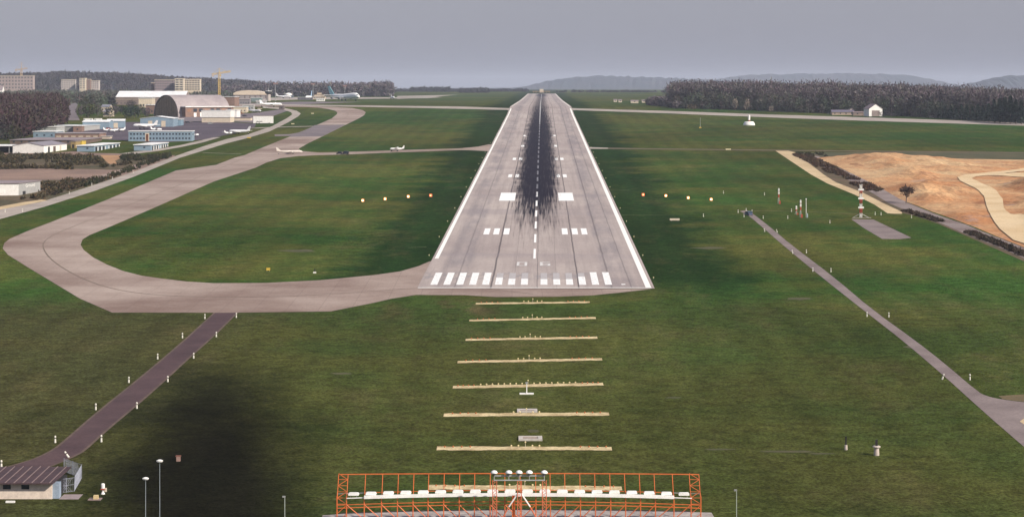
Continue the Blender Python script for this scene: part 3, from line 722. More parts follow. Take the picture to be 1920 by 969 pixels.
# town trees
k = 0
TW = [(152, 220, 10, 'brown bare tree left of the lane behind the sheds'), (166, 221, 11, 'dark brown tree behind the long blue hangar'), (182, 218, 10, 'purple brown tree behind the blue hangar, left of the cream house'),
      (205, 222, 9, 'dark green fir like tree behind the corner of the blue hangar'), (240, 222, 9, 'dark green bushy tree left of the wide blue hangar'), (252, 221, 10, 'tall dark tree beside the wide blue hangar'),
      (262, 216, 9, 'brown tree below the white hall, left of the arched hangar'), (228, 214, 8, 'grey brown tree below the white hall roof'), (275, 219, 8, 'small dark tree at the left foot of the arched hangar'),
      (160, 205, 11, 'olive tree in the town left of the white hall'), (185, 203, 11, 'green tree in the town before the white hall'), (210, 204, 10, 'olive tree just left of the white hall wall'),
      (150, 192, 12, 'grey green tree below the middle apartment block'), (120, 190, 12, 'dark tree below the left flats of the middle block'), (205, 188, 13, 'dark round tree left of the white hall roof'),
      (245, 207, 9, 'brown tree in front of the white hall side wall'), (215, 216, 9, 'bare tree in the yard behind the cream house'), (172, 196, 11, 'bare grey tree in the middle of the town')]
for i, (px, py, h, l) in enumerate(TW):
    leafy(px, py, h, l, (WOODM, OLIVE, WOODG, FARD)[i % 4] if i not in (3, 4, 5) else DARKG, wid=.48, twig=i % 3 == 0)
wood('town_trees', 'distant mass of garden trees between the houses on the left', [P(110, 200), P(330, 189), P(460, 183), P(300, 180), P(90, 180), P(-80, 182), P(-80, 200)], 22, (7, 13), WOODG, 60, 1.2, .1, .4)
def lhill(x, y):
    px = x/5000*FPX+960
    tp = np.interp(px, [-300, -60, 60, 130, 230, 280, 350, 430, 500, 600], [158, 152, 149, 147.5, 150, 153, 158, 162, 166, 171])
    ztop = HC+(HORIZ-tp)*5000/FPX; s_ = (y-5000)/900+.35
    sh = np.sin(np.pi*np.clip(np.where(s_ < .357, s_*1.4, .5+(s_-.357)/1.286), 0, 1)); g = zgn(y)-3
    return g+np.maximum((ztop-g)*sh, 0)
hx = lambda px, Y: ((px-960)*5000/FPX, Y)
wood('hill_wood', 'purplish wood covering the hill behind the town', [hx(-120, 4700), hx(55, 4700), hx(330, 4700), hx(470, 4750), hx(470, 5400), hx(55, 5400), hx(-120, 5400)], 15, (11, 17), leaf_mat('hill_twigs', (.055, .038, .042), (.04, .036, .038), (.05, .05, .03), .01), 50, 2.4, .1, .42, zf=lhill, trunk=False)
# line of tall trees behind the airliner
def px_band(px0, px1, y0, y1): return [((px0-960)*y0/FPX, y0), ((px1-960)*y0/FPX, y0), ((px1-960)*y1/FPX, y1), ((px0-960)*y1/FPX, y1)]
for a, b, h0, h1, l in ((415, 482, 15, 20, 'lower wood behind the yellow crane'), (482, 556, 21, 25, 'tall bare wood behind the beige domed hangar'), (554, 612, 20, 25, 'tall bare wood behind the small airport building'),
                        (610, 690, 21, 25, 'tall bare wood behind the tail of the airliner'), (688, 735, 22, 26, 'rounded bare wood at the right end of the tree line by the airliner')):
    wood('bare_wood', l, px_band(a, b, 3720, 3850), 9, (h0, h1), WOODM, 60, 1.7, .05, .32)
wood('far_treeline', 'thin distant tree line left of the runway end', px_band(730, 990, 5600, 5800), 14, (4, 8), FARD, 40, 1.6, 0, .5, trunk=False)
wood('far_treeline', 'small dark grove on the left horizon', px_band(770, 842, 5400, 5550), 12, (9, 13), FARD, 40, 1.6, 0, .5, trunk=False)
wood('far_treeline', 'darker grove just left of the far runway end', px_band(862, 915, 4900, 5100), 12, (6, 12), FARD, 40, 1.6, 0, .5, trunk=False)
wood('far_treeline', 'thin distant hedge right of the runway end', px_band(1040, 1260, 5200, 5300), 14, (2, 5), FARD, 30, 1.4, 0, .5, trunk=False)
# scrub
wood('scrub_bank', 'dark scrub and bramble on the bank below the blue sheds', [P(-40, 291), P(60, 292), P(180, 294), P(186, 300), P(200, 312), P(240, 308), P(262, 305), P(180, 319), P(60, 317), P(-40, 318)], 3.4, (.6, 2.3), leaf_mat('scrub_twigs', (.060, .045, .026), (.034, .036, .016), (.12, .085, .045), .06), 34, .42, 0, .7, trunk=False, gap=(-.12, .05))
wood('scrub_bank', 'patchy scrub between the bare earth patch and the perimeter road', [P(230, 293), P(330, 293), P(300, 299), P(240, 304), P(226, 300)], 3.2, (1, 2.4), OLIVE, 35, .4, 0, .6, trunk=False)
wood('scrub', 'brown bushes beside the grey warehouse and the perimeter road', [P(78, 342), P(170, 338), P(236, 331), P(160, 349), P(80, 374), P(10, 384), P(60, 368)], 3.4, (.5, 2.2), leaf_mat('brown_scrub', (.060, .045, .026), (.040, .040, .018), (.12, .07, .04), .1), 30, .4, 0, .7, trunk=False, gap=(-.08, .05))
wood('roadside_bushes', 'low bushes on the verge of the perimeter road', strip_px([(150, 352), (200, 334), (250, 317), (318, 293)], 5), 3.4, (.8, 2.2), OLIVE, 30, .4, 0, .6, trunk=False)
wood('scrub', 'dark reddish scrub beside the sandy track', strip_px([(1500, 291), (1530, 305), (1560, 320), (1595, 338), (1640, 358)], 8), 1.7, (.3, 1.3), REDB, 26, .34, 0, .9, trunk=False, gap=(-.05, .05))
wood('dark_hedge', 'dark hedge along the lower rim of the sand pit', strip_px([(1700, 396), (1780, 421), (1830, 441), (1880, 461), (1930, 482), (1990, 512)], 3.6), 1.0, (.25, .9), leaf_mat('dark_hedge_twigs', (.060, .042, .032), (.040, .034, .024), (.10, .07, .045), .2), 30, .26, 0, .9, trunk=False, gap=(-.12, .06))
wood('scrub', 'olive rough scrub along the far rim of the sand pit', [P(1490, 287.5), P(1700, 287.5), P(1920, 290), P(2000, 291), P(2000, 299), P(1800, 296), P(1640, 293), P(1520, 295)], 4.0, (.3, 1.0), OLIVE, 22, .4, 0, .9, trunk=False, gap=(.05, .03))
leafy(1644, 362, 2.6, 'small round brown bush beside the sandy track below the pit', REDB, 'bush', None, .6)
# bare tree at the pit
def bare_tree(px, py, h, label):
    x, y = P(px, py); t = thing('bare_tree', label, 'tree', x, y); m = M()
    pts = []
    def br(p, d, l, r, n):
        e = p+d*l; m.tube(p, e, r, r*.65, 6)
        if n == 0: pts.append(e); return
        for k in range(3 if n > 2 else 3):
            a = random.uniform(0, 6.28); nd = (d+Vector((math.cos(a), math.sin(a), random.uniform(-.15, .5)))*random.uniform(.5, .9)).normalized()
            br(e, nd, l*random.uniform(.62, .85), r*.6, n-1)
    br(Vector((0, 0, -.2)), Vector((.05, 0, 1)), h*.30, h*.035, 4)
    m.build('trunk', BARK, t)
    tw = [crown_pts(np.zeros(1), np.zeros(1), np.array([h*.66]), np.array([h*.36]), np.array([h*.32]), 230, h*.04, True)]
    for e in pts:
        tw.append(crown_pts(np.array([e.x]), np.array([e.y]), np.array([e.z]), np.array([h*.07]), np.array([h*.07]), 8, h*.035, True))
    V, F = merge(tw); tris_mesh('crown', V, F, leaf_mat('brown_twigs', (.10, .062, .045), (.075, .05, .04), None, .3), t)
bare_tree(1699, 381, 7.6, 'lone bare tree standing in the sand pit')

# ================================================================== buildings
WHITE = mat('white_painted_wall', (.80, .77, .72), .7, (.66, .63, .58)); WHITER = mat('white_sheet_roof', (.78, .77, .74), .6, (.62, .61, .58), .15)
BLUE = mat('pale_blue_sheeting', (.22, .29, .35), .65, (.17, .235, .29), .3); BLUED = mat('blue_annex_sheeting', (.20, .29, .36), .65)  # BLUED: slightly bluer sheeting for the small annex
GREYR = mat('grey_sheet_roof', (.25, .22, .24), .7, (.17, .155, .17), .2); BROWNW = mat('brown_brick_wall', (.25, .155, .12), .85, (.17, .11, .085))
GLASS = mat('dark_window_glass', (.035, .045, .06), .2, (.02, .025, .035), spec=.6); DARK = mat('dark_opening', (.03, .028, .03), .8)
CREAM = mat('cream_wall', (.60, .50, .38), .8, (.48, .40, .30)); CONC = mat('bare_concrete_wall', (.48, .41, .37), .85, (.36, .31, .28))
YEL = mat('yellow_panels', (.62, .42, .06), .6); BEIGE = mat('beige_sheeting', (.58, .48, .36), .7, (.48, .39, .30), .1)
GREYW = mat('grey_rendered_wall', (.36, .35, .33), .8, (.29, .28, .27)); PURPLER = mat('brown_grey_felt_roof', (.27, .215, .215), .85, (.19, .155, .16), .15)
REDROOF = mat('red_tile_roof', (.26, .12, .08), .85); RED = mat('red_paint', (.42, .07, .035), .6, (.32, .06, .035)); STEEL = mat('grey_steel', (.40, .40, .38), .5, metal=.2)
def shell(t, w, d, h, wallm, roofm, roof='flat', rise=1.5, over=.4, name_roof='roof'):
    """walls and roof in local metres: front on y=0 facing the camera, depth along +y"""
    m = M()
    if roof == 'gable_y':     # ridge runs in depth
        m.prism([(-w/2, -.8), (w/2, -.8), (w/2, h), (0, h+rise), (-w/2, h)], 0, d)
    elif roof == 'gable_x':
        m.add([(-w/2, 0, -.8), (w/2, 0, -.8), (w/2, d, -.8), (-w/2, d, -.8), (-w/2, 0, h), (w/2, 0, h), (w/2, d, h), (-w/2, d, h), (-w/2, d/2, h+rise), (w/2, d/2, h+rise)],
              [(0, 1, 5, 4), (1, 2, 6, 9, 5), (2, 3, 7, 6), (3, 0, 4, 8, 7), (0, 3, 2, 1), (4, 5, 9, 8), (6, 7, 8, 9)])
    else: m.box(-w/2, 0, -.8, w/2, d, h)
    m.build('wall', wallm, t)
    r = M(); th = .22; o = over
    if roof == 'flat': r.box(-w/2-o, -o, h+.004, w/2+o, d+o, h+.35)
    elif roof == 'gable_y':
        for s_ in (-1, 1): r.prism([(0, h+rise+.01), (s_*(w/2+o), h-rise*o/(w/2)+.01), (s_*(w/2+o), h-rise*o/(w/2)+th), (0, h+rise+th)], -o, d+o)
    elif roof == 'gable_x':
        for a, b in ((-o, d/2), (d+o, d/2)):
            za = h-rise*o/(d/2)
            r.add([(-w/2-o, a, za+.01), (w/2+o, a, za+.01), (w/2+o, b, h+rise+.01), (-w/2-o, b, h+rise+.01), (-w/2-o, a, za+th), (w/2+o, a, za+th), (w/2+o, b, h+rise+th), (-w/2-o, b, h+rise+th)],
                  [(0, 1, 2, 3), (4, 5, 6, 7), (0, 1, 5, 4), (1, 2, 6, 5), (2, 3, 7, 6), (3, 0, 4, 7)])
    return r.build(name_roof, roofm, t)
def win(t, name, x, z, w, h, m=GLASS, y=-.05, frame=None):
    o = M().box(x-w/2, y, z, x+w/2, y+.12, z+h).build(name, m, t)
    if frame: M().box(x-w/2-.12, y+.03, z-.15, x+w/2+.12, y+.11, z-.002).build('sill', frame, o)
    return o
def winside(t, name, y, z, w, h, X, m=GLASS):
    s_ = 1 if X > 0 else -1
    return M().box(min(X, X+.06*s_), y-w/2, z, max(X, X+.06*s_), y+w/2, z+h).build(name, m, t)
def at(px, py): return P(px, py)

# two blue workshop sheds running away from the camera
def row_shed(px0, px1, py, length, rot, label):
    x0, y0 = P(px0, py); x1, _ = P(px1, py); w = abs(x1-x0); x, y = (x0+x1)/2, y0
    t = thing('workshop_shed', label, 'shed', x, y, rot, 'pale blue workshop sheds with open bays')
    shell(t, w, length, 3.3, BLUE, WHITER, 'flat', over=.5)
    win(t, 'window', w*.12, 1.5, 1.2, .9); 
    n = 7
    for i in range(n):
        yy = 6+i*(length-10)/(n-1)
        if i != 3: winside(t, 'bay_opening', yy, .1, (length-10)/(n-1)*.52, 2.5, w/2, DARK)
        winside(t, 'door', yy+(length-10)/(n-1)*.42, .1, 1.6, 2.4, w/2, WHITE)
row_shed(144, 176, 284.5, 62, -3.2, 'pale blue shed with white flat roof nearest the white gabled hangar')
row_shed(251, 282.5, 282.8, 52, -2.0, 'pale blue shed with white flat roof in front of the long blue office block')
# long blue two storey block
x0, y0 = P(241, 265); x1, _ = P(359.5, 265); w = x1-x0
t = thing('office_block', 'long pale blue two storey block with white roof edge beside the dark apron', 'office block', (x0+x1)/2, y0, 1)
shell(t, w, 13, 6.3, BLUE, WHITER, 'flat', over=.3)
for r_, zz in enumerate((1.3, 4.1)):
    for i in range(19):
        xx = -w/2+1.6+i*(w-3.2)/18
        if abs(i-5) > 0: win(t, 'window', xx, zz, 1.15, 1.1)
win(t, 'door', -w/2+1.6+5*(w-3.2)/18, .0, 1.5, 4.6, mat('brown_door', (.16, .06, .03), .7)); win(t, 'door_surround', -w/2+1.6+5*(w-3.2)/18, -.1, 2.6, 5.4, CREAM, y=-.02)
for i in range(3): winside(t, 'window', 2.5+i*4, 3.9, 1.4, 1.1, w/2)
# white gabled hangar
x0, y0 = P(23, 287.5); x1, _ = P(83, 287.5); w = x1-x0
t = thing('hangar', 'bright white gabled hangar with dark grey roof at the left edge', 'hangar', (x0+x1)/2, y0, -6)
shell(t, w, 42, 4.3, WHITE, GREYR, 'gable_y', 1.7, .3)
for yy, ww, mm in ((9, 3.2, DARK), (19, 4.5, mat('brown_doorway', (.12, .085, .07), .8)), (30, 3.0, mat('cream_door', (.62, .56, .45), .7))): winside(t, 'door', yy, .1, ww, 3.4, w/2, mm)
t = thing('open_hangar', 'open fronted shed with white roof joined left of the white gabled hangar', 'shed', x0-11.4, y0+2, -6)
M().box(-11, 2.0, -.6, -10.8, 24, 3.9).build('wall', WHITE, t); M().box(-11, 23.8, -.6, 9.6, 24, 3.9).build('wall', DARK, t)
M().box(-11.3, -.5, 3.95, 10.6, 25, 4.35).build('roof', WHITER, t)
for xx in (-10, -3, 3.5, 9.3): M().cbox(xx, .3, -.5, .3, .3, 4.44).build('column', STEEL, t)
# yellow store and brown lean-to
x, y = P(142, 277.5); t = thing('yellow_store', 'small bright yellow flat roofed store right of the white hangar', 'store', x, y+8, -6); shell(t, 4.4, 8, 3.6, YEL, mat('dull_yellow_roof', (.40, .30, .12), .8), 'flat', over=.1); win(t, 'door', .6, 0, 1.4, 2.3, mat('dark_yellow_door', (.35, .22, .04), .7))
x, y = P(132, 279); t = thing('lean_to', 'brown lean-to shed between white hangar and yellow store', 'shed', x, y+8, -6); shell(t, 3.0, 9, 3.9, mat('ochre_boards', (.34, .24, .10), .8), PURPLER, 'flat', over=.2); win(t, 'door', 0, 0, 1.3, 2.2, DARK)
# long felt roofed sheds behind
def shed(px0, px1, py, d, h, rot, wallm, roofm, label, roof='flat', rise=1.2, wins=0, name='shed', cat='shed', zw=1.4, ww=1.2, wh=1.0, over=.4, wm=None, doors=0, dm=None):
    x0, y0 = P(px0, py); x1, _ = P(px1, py); w = x1-x0
    t = thing(name, label, cat, (x0+x1)/2, y0, rot); shell(t, w, d, h, wallm, roofm, roof, rise, over)
    for i in range(wins): win(t, 'window', -w/2+(i+.5)*w/wins, zw, ww, wh, wm or GLASS)
    for i in range(doors): win(t, 'door', -w/2+(i+.5+.25)*w/(doors+.5), .0, 3.2, h*.72, dm or WHITE)
    return t, w
shed(18, 150, 272, 60, 2.9, -2, mat('brown_boarded_wall', (.16, .11, .085), .85), PURPLER, 'long low building with brown grey felt roof behind the white hangar', wins=9)
shed(103, 186, 261, 24, 3.6, 0, BROWNW, mat('pale_grey_roof', (.33, .28, .27), .8, (.24, .2, .2), .2), 'low brown brick building with grey roof behind the blue shed', wins=6, wm=CREAM, ww=3, wh=.7)
shed(62, 104, 259, 20, 4.2, -3, BLUE, WHITER, 'small pale blue shed with white roof below the left wood', wins=3)
shed(55, 106, 251.5, 22, 4.6, -3, mat('pale_roof_edge_wall', (.42, .42, .40), .7), mat('off_white_roof', (.56, .54, .49), .7), 'off white flat roofed shed behind the small blue shed')
shed(78, 148, 247, 55, 3.8, -8, GREYW, mat('light_grey_roof', (.55, .55, .54), .7, (.45, .45, .44), .1), 'long light grey roofed shed running towards the blue hangar')
shed(137, 153, 247.5, 10, 4.2, 0, BROWNW, WHITER, 'small brown house with white roof left of the blue hangar', wins=1)
shed(155, 204, 242.5, 22, 5.4, 2, BLUE, WHITER, 'pale blue hangar with thin white roof left of the white aircraft', 'gable_x', 1.2, name='hangar', cat='hangar', doors=0)
shed(201, 233, 240, 20, 5.2, 8, BLUE, WHITER, 'smaller pale blue hangar with beige door right of the first blue hangar', 'gable_x', 1.2, name='hangar', cat='hangar', doors=1, dm=BEIGE)
shed(263, 325, 238, 24, 6.3, 0, BLUE, WHITER, 'wide pale blue hangar with two cream doors behind the white aircraft', 'gable_y', 1.6, name='hangar', cat='hangar', doors=2, dm=CREAM)
shed(326, 339, 236, 14, 4.8, 0, BLUED, WHITER, 'small blue annex at the right of the wide blue hangar', wins=1)
shed(188, 206, 260.5, 8, 1.4, 0, BEIGE, mat('pale_slab_roof', (.55, .5, .44), .8), 'low beige wall like shed before the brown brick building')
shed(170, 182, 289, 3, .8, 0, SLAB, SLAB, 'low concrete plinth') if False else None
# arched hangar
def arched():
    x, y = P(335, 219.5); L = 50; rot = 36
    t = thing('arched_hangar', 'large arched hangar with brown glazed front and grey curved roof', 'hangar', x, y, rot)
    # local: front gable faces -x ; hangar runs along +x ; width along y (0..wd)
    wd = 46; hh = 18.5; N = 18
    def arch(k, s_=1., dz=0.):
        a = math.pi*k/N; return (wd/2-wd/2*math.cos(a)*s_, hh*math.sin(a)**.9*s_+dz)
    ring = [arch(k) for k in range(N+1)]; ring2 = [arch(k, 1.03) for k in range(N+1)]
    m = M(); vs = [(0, a, b-.5) for a, b in ring]+[(L, a, b-.5) for a, b in ring]; n = N+1
    m.add(vs, [tuple(range(n)), tuple(range(2*n-1, n-1, -1)), (0, n-1, 2*n-1, n)]); m.build('gable_wall', mat('brown_glazed_front', (.34, .24, .15), .7, (.20, .145, .09), .35), t)
    m = M()
    for k in range(N):
        (a, b), (c, d) = ring2[k], ring2[k+1]; (e, f), (g, h) = ring[k], ring[k+1]
        m.add([(-.8, a, b), (L+.5, a, b), (L+.5, c, d), (-.8, c, d), (-.8, e, f), (L+.5, e, f), (L+.5, g, h), (-.8, g, h)], [(0, 1, 2, 3), (4, 5, 6, 7), (0, 3, 7, 4), (1, 2, 6, 5)])
    m.build('roof', mat('grey_curved_roof', (.33, .28, .27), .75, (.25, .21, .21), .08), t)
    for i in range(7):
        yy = 9+i*4.7; hmax = hh*math.sin(math.acos(1-2*yy/wd))**.9-1.2
        M().box(-.25, yy-.14, 0, -.05, yy+.14, hmax).build('mullion', mat('brown_mullion', (.22, .15, .09), .7), t)
    # side wing towards the camera
    M().box(3, -7, -.8, L, -.01, 8.4).build('side_wing', BROWNW, t); M().box(2.5, -7.8, 8.42, L+.5, 2.9, 9.1).build('wing_roof', WHITER, t)
    for i in range(8):
        M().box(5+i*5.6, -7.08, 4.4, 8.4+i*5.6, -6.96, 7.2).build('window', GLASS if i % 3 else mat('orange_brown_panel', (.30, .16, .10), .8), t)
    for i, xx in enumerate((11, 17, 21, 25)): M().box(xx, -7.16, 0, xx+2.6, -7.02, 3.6+.4*(i % 2)).build('door', WHITE, t)
arched()
shed(273, 292, 214, 30, 8.0, -4, BROWNW, WHITER, 'brown annex with pale roof left of the arched hangar', wins=4, wh=2)
# white hall in front
hall_, _w = shed(378, 432, 230, 16, 4.2, -4, CREAM, WHITER, 'bright white boxy hall on cream base in front of the arched hangar', name='hall', cat='hall')
M().box(-_w/2-.3, -.3, 4.56, _w/2+.3, 16.3, 9.4).build('upper_storey', WHITE, hall_); M().box(-_w/2-.5, -.5, 9.41, _w/2+.5, 16.5, 9.8).build('upper_roof', WHITER, hall_)
shed(424, 444, 221, 16, 6.4, -4, WHITE, WHITER, 'small white building with dark window right of the white hall', wins=2)
shed(432, 470, 226.5, 8, 2.4, -4, CREAM, PURPLER, 'long low cream shed right of the white hall')
# upper storeys and service buildings around
shed(409, 440, 207, 20, 12.5, -5, BROWNW, WHITER, 'white topped service building behind the right end of the arched hangar', wins=5)
shed(436, 462, 211.5, 14, 5.2, 0, CREAM, WHITER, 'cream service building with white roof beside the apron', wins=4)
shed(420, 432, 203, 12, 9.5, 0, mat('orange_wall', (.42, .20, .10), .8), REDROOF, 'small orange walled building behind the service building')
shed(455, 475, 206.5, 12, 4.2, 0, GREYW, WHITER, 'grey low building with white roof by the apron', wins=4)
shed(523, 532, 206, 8, 3.6, 0, mat('dark_cabin', (.14, .11, .10), .8), PURPLER, 'small dark cabin at the bend of the perimeter road', wins=1)
# big white hall roof
t, w = shed(218, 346, 196, 70, 8.0, 4, mat('dull_side_wall', (.24, .18, .15), .8, (.17, .13, .11), .1), WHITER, 'very large hall with gleaming white pitched roof', 'gable_x', 6.5, wins=0, name='hall', cat='hall')
shed(260, 285, 202, 30, 9, 4, CREAM, WHITER, 'tan gabled end building below the white hall roof', wins=4, wh=2)
shed(217, 258, 197, 12, 5.5, 4, mat('brown_front', (.20, .15, .13), .8), mat('tan_roof', (.40, .31, .24), .8), 'brown low front building with tan roof edge at the left of the white hall', wins=6)
shed(347, 402, 190.5, 40, 6.5, 0, BEIGE, mat('beige_roof', (.46, .39, .31), .8), 'long beige flat building right of the large white roof', wins=9, wh=1.3)
# town houses
HS = [(122, 134, 186, 9, 'cream house with red roof at the left of the town', CREAM, REDROOF), (134, 142, 191, 7, 'small orange cream house by the lane', mat('orange_cream_wall', (.62, .40, .25), .8), REDROOF),
      (193, 204, 219, 7, 'cream gabled house behind the blue hangar', CREAM, mat('grey_tile', (.24, .22, .24), .85)), (190, 205, 209.5, 7, 'grey roofed house behind the cream gabled house', CREAM, mat('slate_roof', (.20, .20, .23), .85)),
      (150, 163, 183.5, 10, 'white house below the middle apartments', WHITE, PURPLER), (170, 182, 181.5, 10, 'pale house with grey roof right of the middle apartments', CREAM, PURPLER), (215, 226, 184.5, 9, 'small tan house left of the white hall', CREAM, REDROOF),
      (95, 104, 182, 10, 'white house below the conifer on the hill', WHITE, PURPLER), (78, 88, 184, 8, 'pale low house above the left wood', CREAM, PURPLER), (-6, 4, 186, 22, 'white narrow tower house at the far left edge', WHITE, PURPLER), (12, 21, 183, 10, 'grey round roofed house at the left edge', GREYW, GREYR)]
for a, b, py, h, l, wm, rm in HS:
    hh = h*(P(960, py)[1]/2900)
    t, w = shed(a, b, py, 12, h*.62, random.uniform(-15, 15), wm, rm, l, 'gable_x', h*.3, wins=3, name='house', cat='house', ww=w_ if False else 1.4, wh=1.4)
for px, py, w, l, m_ in ((162, 229, 4.6, 'white van parked left behind the blue hangar roofs', 0), (183.5, 229, 6, 'white lorry trailer parked behind the blue hangar', 1), (171, 229, 2, 'small white kiosk between the van and the lorry', 2)):
    x, y = P(px, py); t = thing('parked_van' if m_ < 2 else 'kiosk', l, 'van' if m_ < 2 else 'kiosk', x, y, 0)
    M().box(-w/2, 0, .5, w/2, 2.3, 2.9).build('body', WHITE, t); M().box(-w/2+.3, -.03, 1.7, -w/2+1.3, -.003, 2.4).build('window', GLASS, t)
    if m_ < 2:
        for sx in (-w*.3, w*.3): M().tube((sx, -.02, .45), (sx, .3, .45), .45, n=10).build('wheel', DARK, t)

# apartment blocks
FGL = mat('hazed_window_glass', (.13, .115, .12), .4, (.08, .075, .08))  # glass colour lightened to imitate haze over the distant flats
def flats(px0, px1, ybase, ytop, Yd, label, rows, cols, wallm, rot=0, depth=14, frame=False, cat='apartment block'):
    x = ((px0+px1)/2-960)*Yd/FPX; w = (px1-px0)*Yd/FPX; zt = HC+(HORIZ-ytop)*Yd/FPX; zb = HC+(HORIZ-ybase)*Yd/FPX; zbase = zb
    t = thing('apartment_block', label, cat, x, Yd, rot, None, zbase); h = zt-zb
    M().box(-w/2, 0, -12, w/2, depth, h).build('wall', wallm, t); M().box(-w/2-.4, -.4, h+.01, w/2+.4, depth+.4, h+.8).build('roof', CREAM, t)
    for r_ in range(rows):
        for c in range(cols):
            win(t, 'window', -w/2+(c+.5)*w/cols, (r_+.3)*h/rows, w/cols*.55, h/rows*.5, y=-.1, m=FGL)
        if frame: M().box(-w/2-.6, -1.4, (r_+.9)*h/rows, w/2+.6, -.12, (r_+1.0)*h/rows).build('balcony', WHITE, t)
    return t
flats(-20, 62, 168, 143, 3900, 'long block of flats with many windows at the left edge', 4, 14, mat('flats_wall', (.40, .31, .28), .8))
flats(115, 141, 166, 150, 4100, 'left wing of the middle apartment group on the hill', 4, 6, CONC, 5)
flats(149, 160, 167, 147.5, 4080, 'tall cream centre block of the middle apartment group', 5, 2, CREAM)
flats(160, 169, 167, 149.5, 4090, 'brown stepped block right of the cream centre block', 5, 2, BROWNW)
flats(169, 185, 166, 152, 4100, 'right wing of the middle apartment group with white dome', 4, 4, CONC)
flats(290, 330, 169, 150.5, 3300, 'brown grey office block under construction above the white hall', 4, 9, mat('purple_concrete', (.30, .23, .23), .8))
flats(283, 292, 169, 156, 3320, 'low red brown stair wing left of the block under construction', 3, 2, BROWNW)
flats(328, 344, 170, 148.5, 3280, 'cream stair tower in the middle of the unfinished blocks', 5, 2, CREAM, frame=True)
flats(344, 375, 170, 149.5, 3300, 'pale concrete block with open floors right of the stair tower', 5, 6, CREAM, frame=True)

# domed hangar far away
x, y = P(468.5, 185); t = thing('domed_hangar', 'beige hangar with low curved roof beside the control tower', 'hangar', x, y, 0)
Yd = y; w = 62*Yd/FPX; m = M(); prof = [(-w/2, 1), (-w/2, 8.5), (-w*.42, 10.5), (-w*.3, 12), (-w*.1, 13), (w*.1, 12.6), (w*.3, 11), (w*.46, 8.5), (w/2, 7.5), (w/2, 1)]
M().box(-w/2+.5, 1, -.5, w/2-.5, 49, 7.2).build('wall', mat('dark_brown_door_wall', (.15, .11, .10), .8), t)
M().prism([(a, max(b, 7.0)) if b > 1 else (a, 5.6) for a, b in prof], 0, 50).build('roof', BEIGE, t)
for i in range(6): win(t, 'door', -w*.4+i*w*.16, .2, w*.12, 4.8, y=.86, m=mat('grey_hangar_door', (.28, .25, .24), .7))
# control tower
x, y = P(503.5, 190); t = thing('control_tower', 'small control tower with dark cab and mast', 'control tower', x, y)
M().lathe([(3.0, -.5), (2.6, 9), (2.6, 9.5)], n=8).build('shaft', CONC, t); M().lathe([(2.8, 9.52), (4.6, 10.6), (5.0, 13), (4.2, 13.2)], n=8).build('cab', DARK, t)
M().lathe([(4.8, 13.22), (5, 13.8), (1, 14.2)], n=8).build('roof', WHITE, t); M().tube((0, 0, 14), (0, 0, 18), .5, .15).build('mast', STEEL, t)
# small terminal with stepped roof
x, y = P(598, 186.5); t = thing('terminal_building', 'small cream airport building with stepped roof behind the apron', 'terminal', x, y)
for nm, w, a, b in (('wall', 19, -.5, 4), ('upper_storey', 14, 4.3, 7.0), ('cab', 6.5, 7.3, 10)): M().box(-w/2, 6-w*.3, a, w/2, 6+w*.3, b).build(nm, CREAM, t)
for nm, w, a in (('roof', 20, 4.01), ('roof', 15, 7.01), ('roof', 7.5, 10.01)): M().box(-w/2, 5.6-w*.3, a, w/2, 6.4+w*.3, a+.28).build(nm, mat('tan_roof_edge', (.42, .30, .22), .8), t)
for i in range(6): win(t, 'window', -7+i*2.8, 1.2, 1.5, 1.6, y=6-19*.3-.08)
shed(593, 608, 190, 10, 4.0, 0, WHITE, mat('pink_tan_roof', (.48, .36, .30), .8), 'low white building in front of the stepped airport building', wins=5)
shed(558, 586, 188, 8, 3.4, 0, mat('dark_grey_clutter', (.12, .11, .12), .8), GREYR, 'dark grey store building left of the stepped airport building', wins=5)
shed(470, 490, 191, 12, 5, 0, mat('teal_grey_wall', (.20, .25, .24), .8), WHITER, 'greenish grey building below the domed hangar', wins=5)
shed(480, 498, 196.5, 10, 4.2, 0, GREYW, WHITER, 'low grey building with pale roof near the control tower', wins=5)
shed(445, 468, 196, 12, 5.5, 0, mat('dim_grey_wall', (.22, .20, .20), .8), GREYR, 'dim grey building left of the low pale roofed one', wins=5)

# yellow crane
def crane(px, Yd, ybase, ytop, yj, pxl, pxr, label, m, thick=1.):
    x = (px-960)*Yd/FPX; zb = zg(Yd); s_ = Yd/FPX; zj = HC+(HORIZ-yj)*s_; zt = HC+(HORIZ-ytop)*s_
    t = thing('tower_crane', label, 'crane', x, Yd, 0); hj = zj-zb; ht = zt-zb; w = .9*thick
    def lattice(a, b, w_, n, upv):
        mm = M(); a, b = Vector(a), Vector(b); d = b-a; u = Vector((0, 1, 0)); v = d.normalized().cross(u)
        c = [a+u*w_*i+v*w_*j for i, j in ((-1, -1), (1, -1), (1, 1), (-1, 1))]
        for q in c: mm.tube(q, q+d, .2*thick, n=4)
        for i in range(n):
            for k in range(4): mm.tube(c[k]+d*i/n, c[(k+1) % 4]+d*(i+1)/n, .13*thick, n=4)
        return mm
    lattice((0, 0, 0), (0, 0, hj), w, 12, 0).build('mast', m, t)
    xl, xr = (pxl-px)*s_, (pxr-px)*s_
    lattice((xl, 0, hj), (xr, 6, hj+(4 if True else 0)), .7*thick, 14, 0).build('jib', m, t)
    M().tube((0, 0, hj), (0, 0, ht), .55*thick, .25).build('apex', m, t)
    M().tube((0, 0, ht), (xl*.9, 0, hj+1), .12*thick, n=4).tube((0, 0, ht), (xr*.7, 4, hj+3.6), .12*thick, n=4).build('tie_bar', m, t)
    M().cbox(xl*.85, 0, hj-3, 3, 1.6, 2.6).build('counterweight', CONC, t); M().cbox(1.6, -.8, hj-2.4, 1.6, 1.6, 2.2).build('cab', m, t)
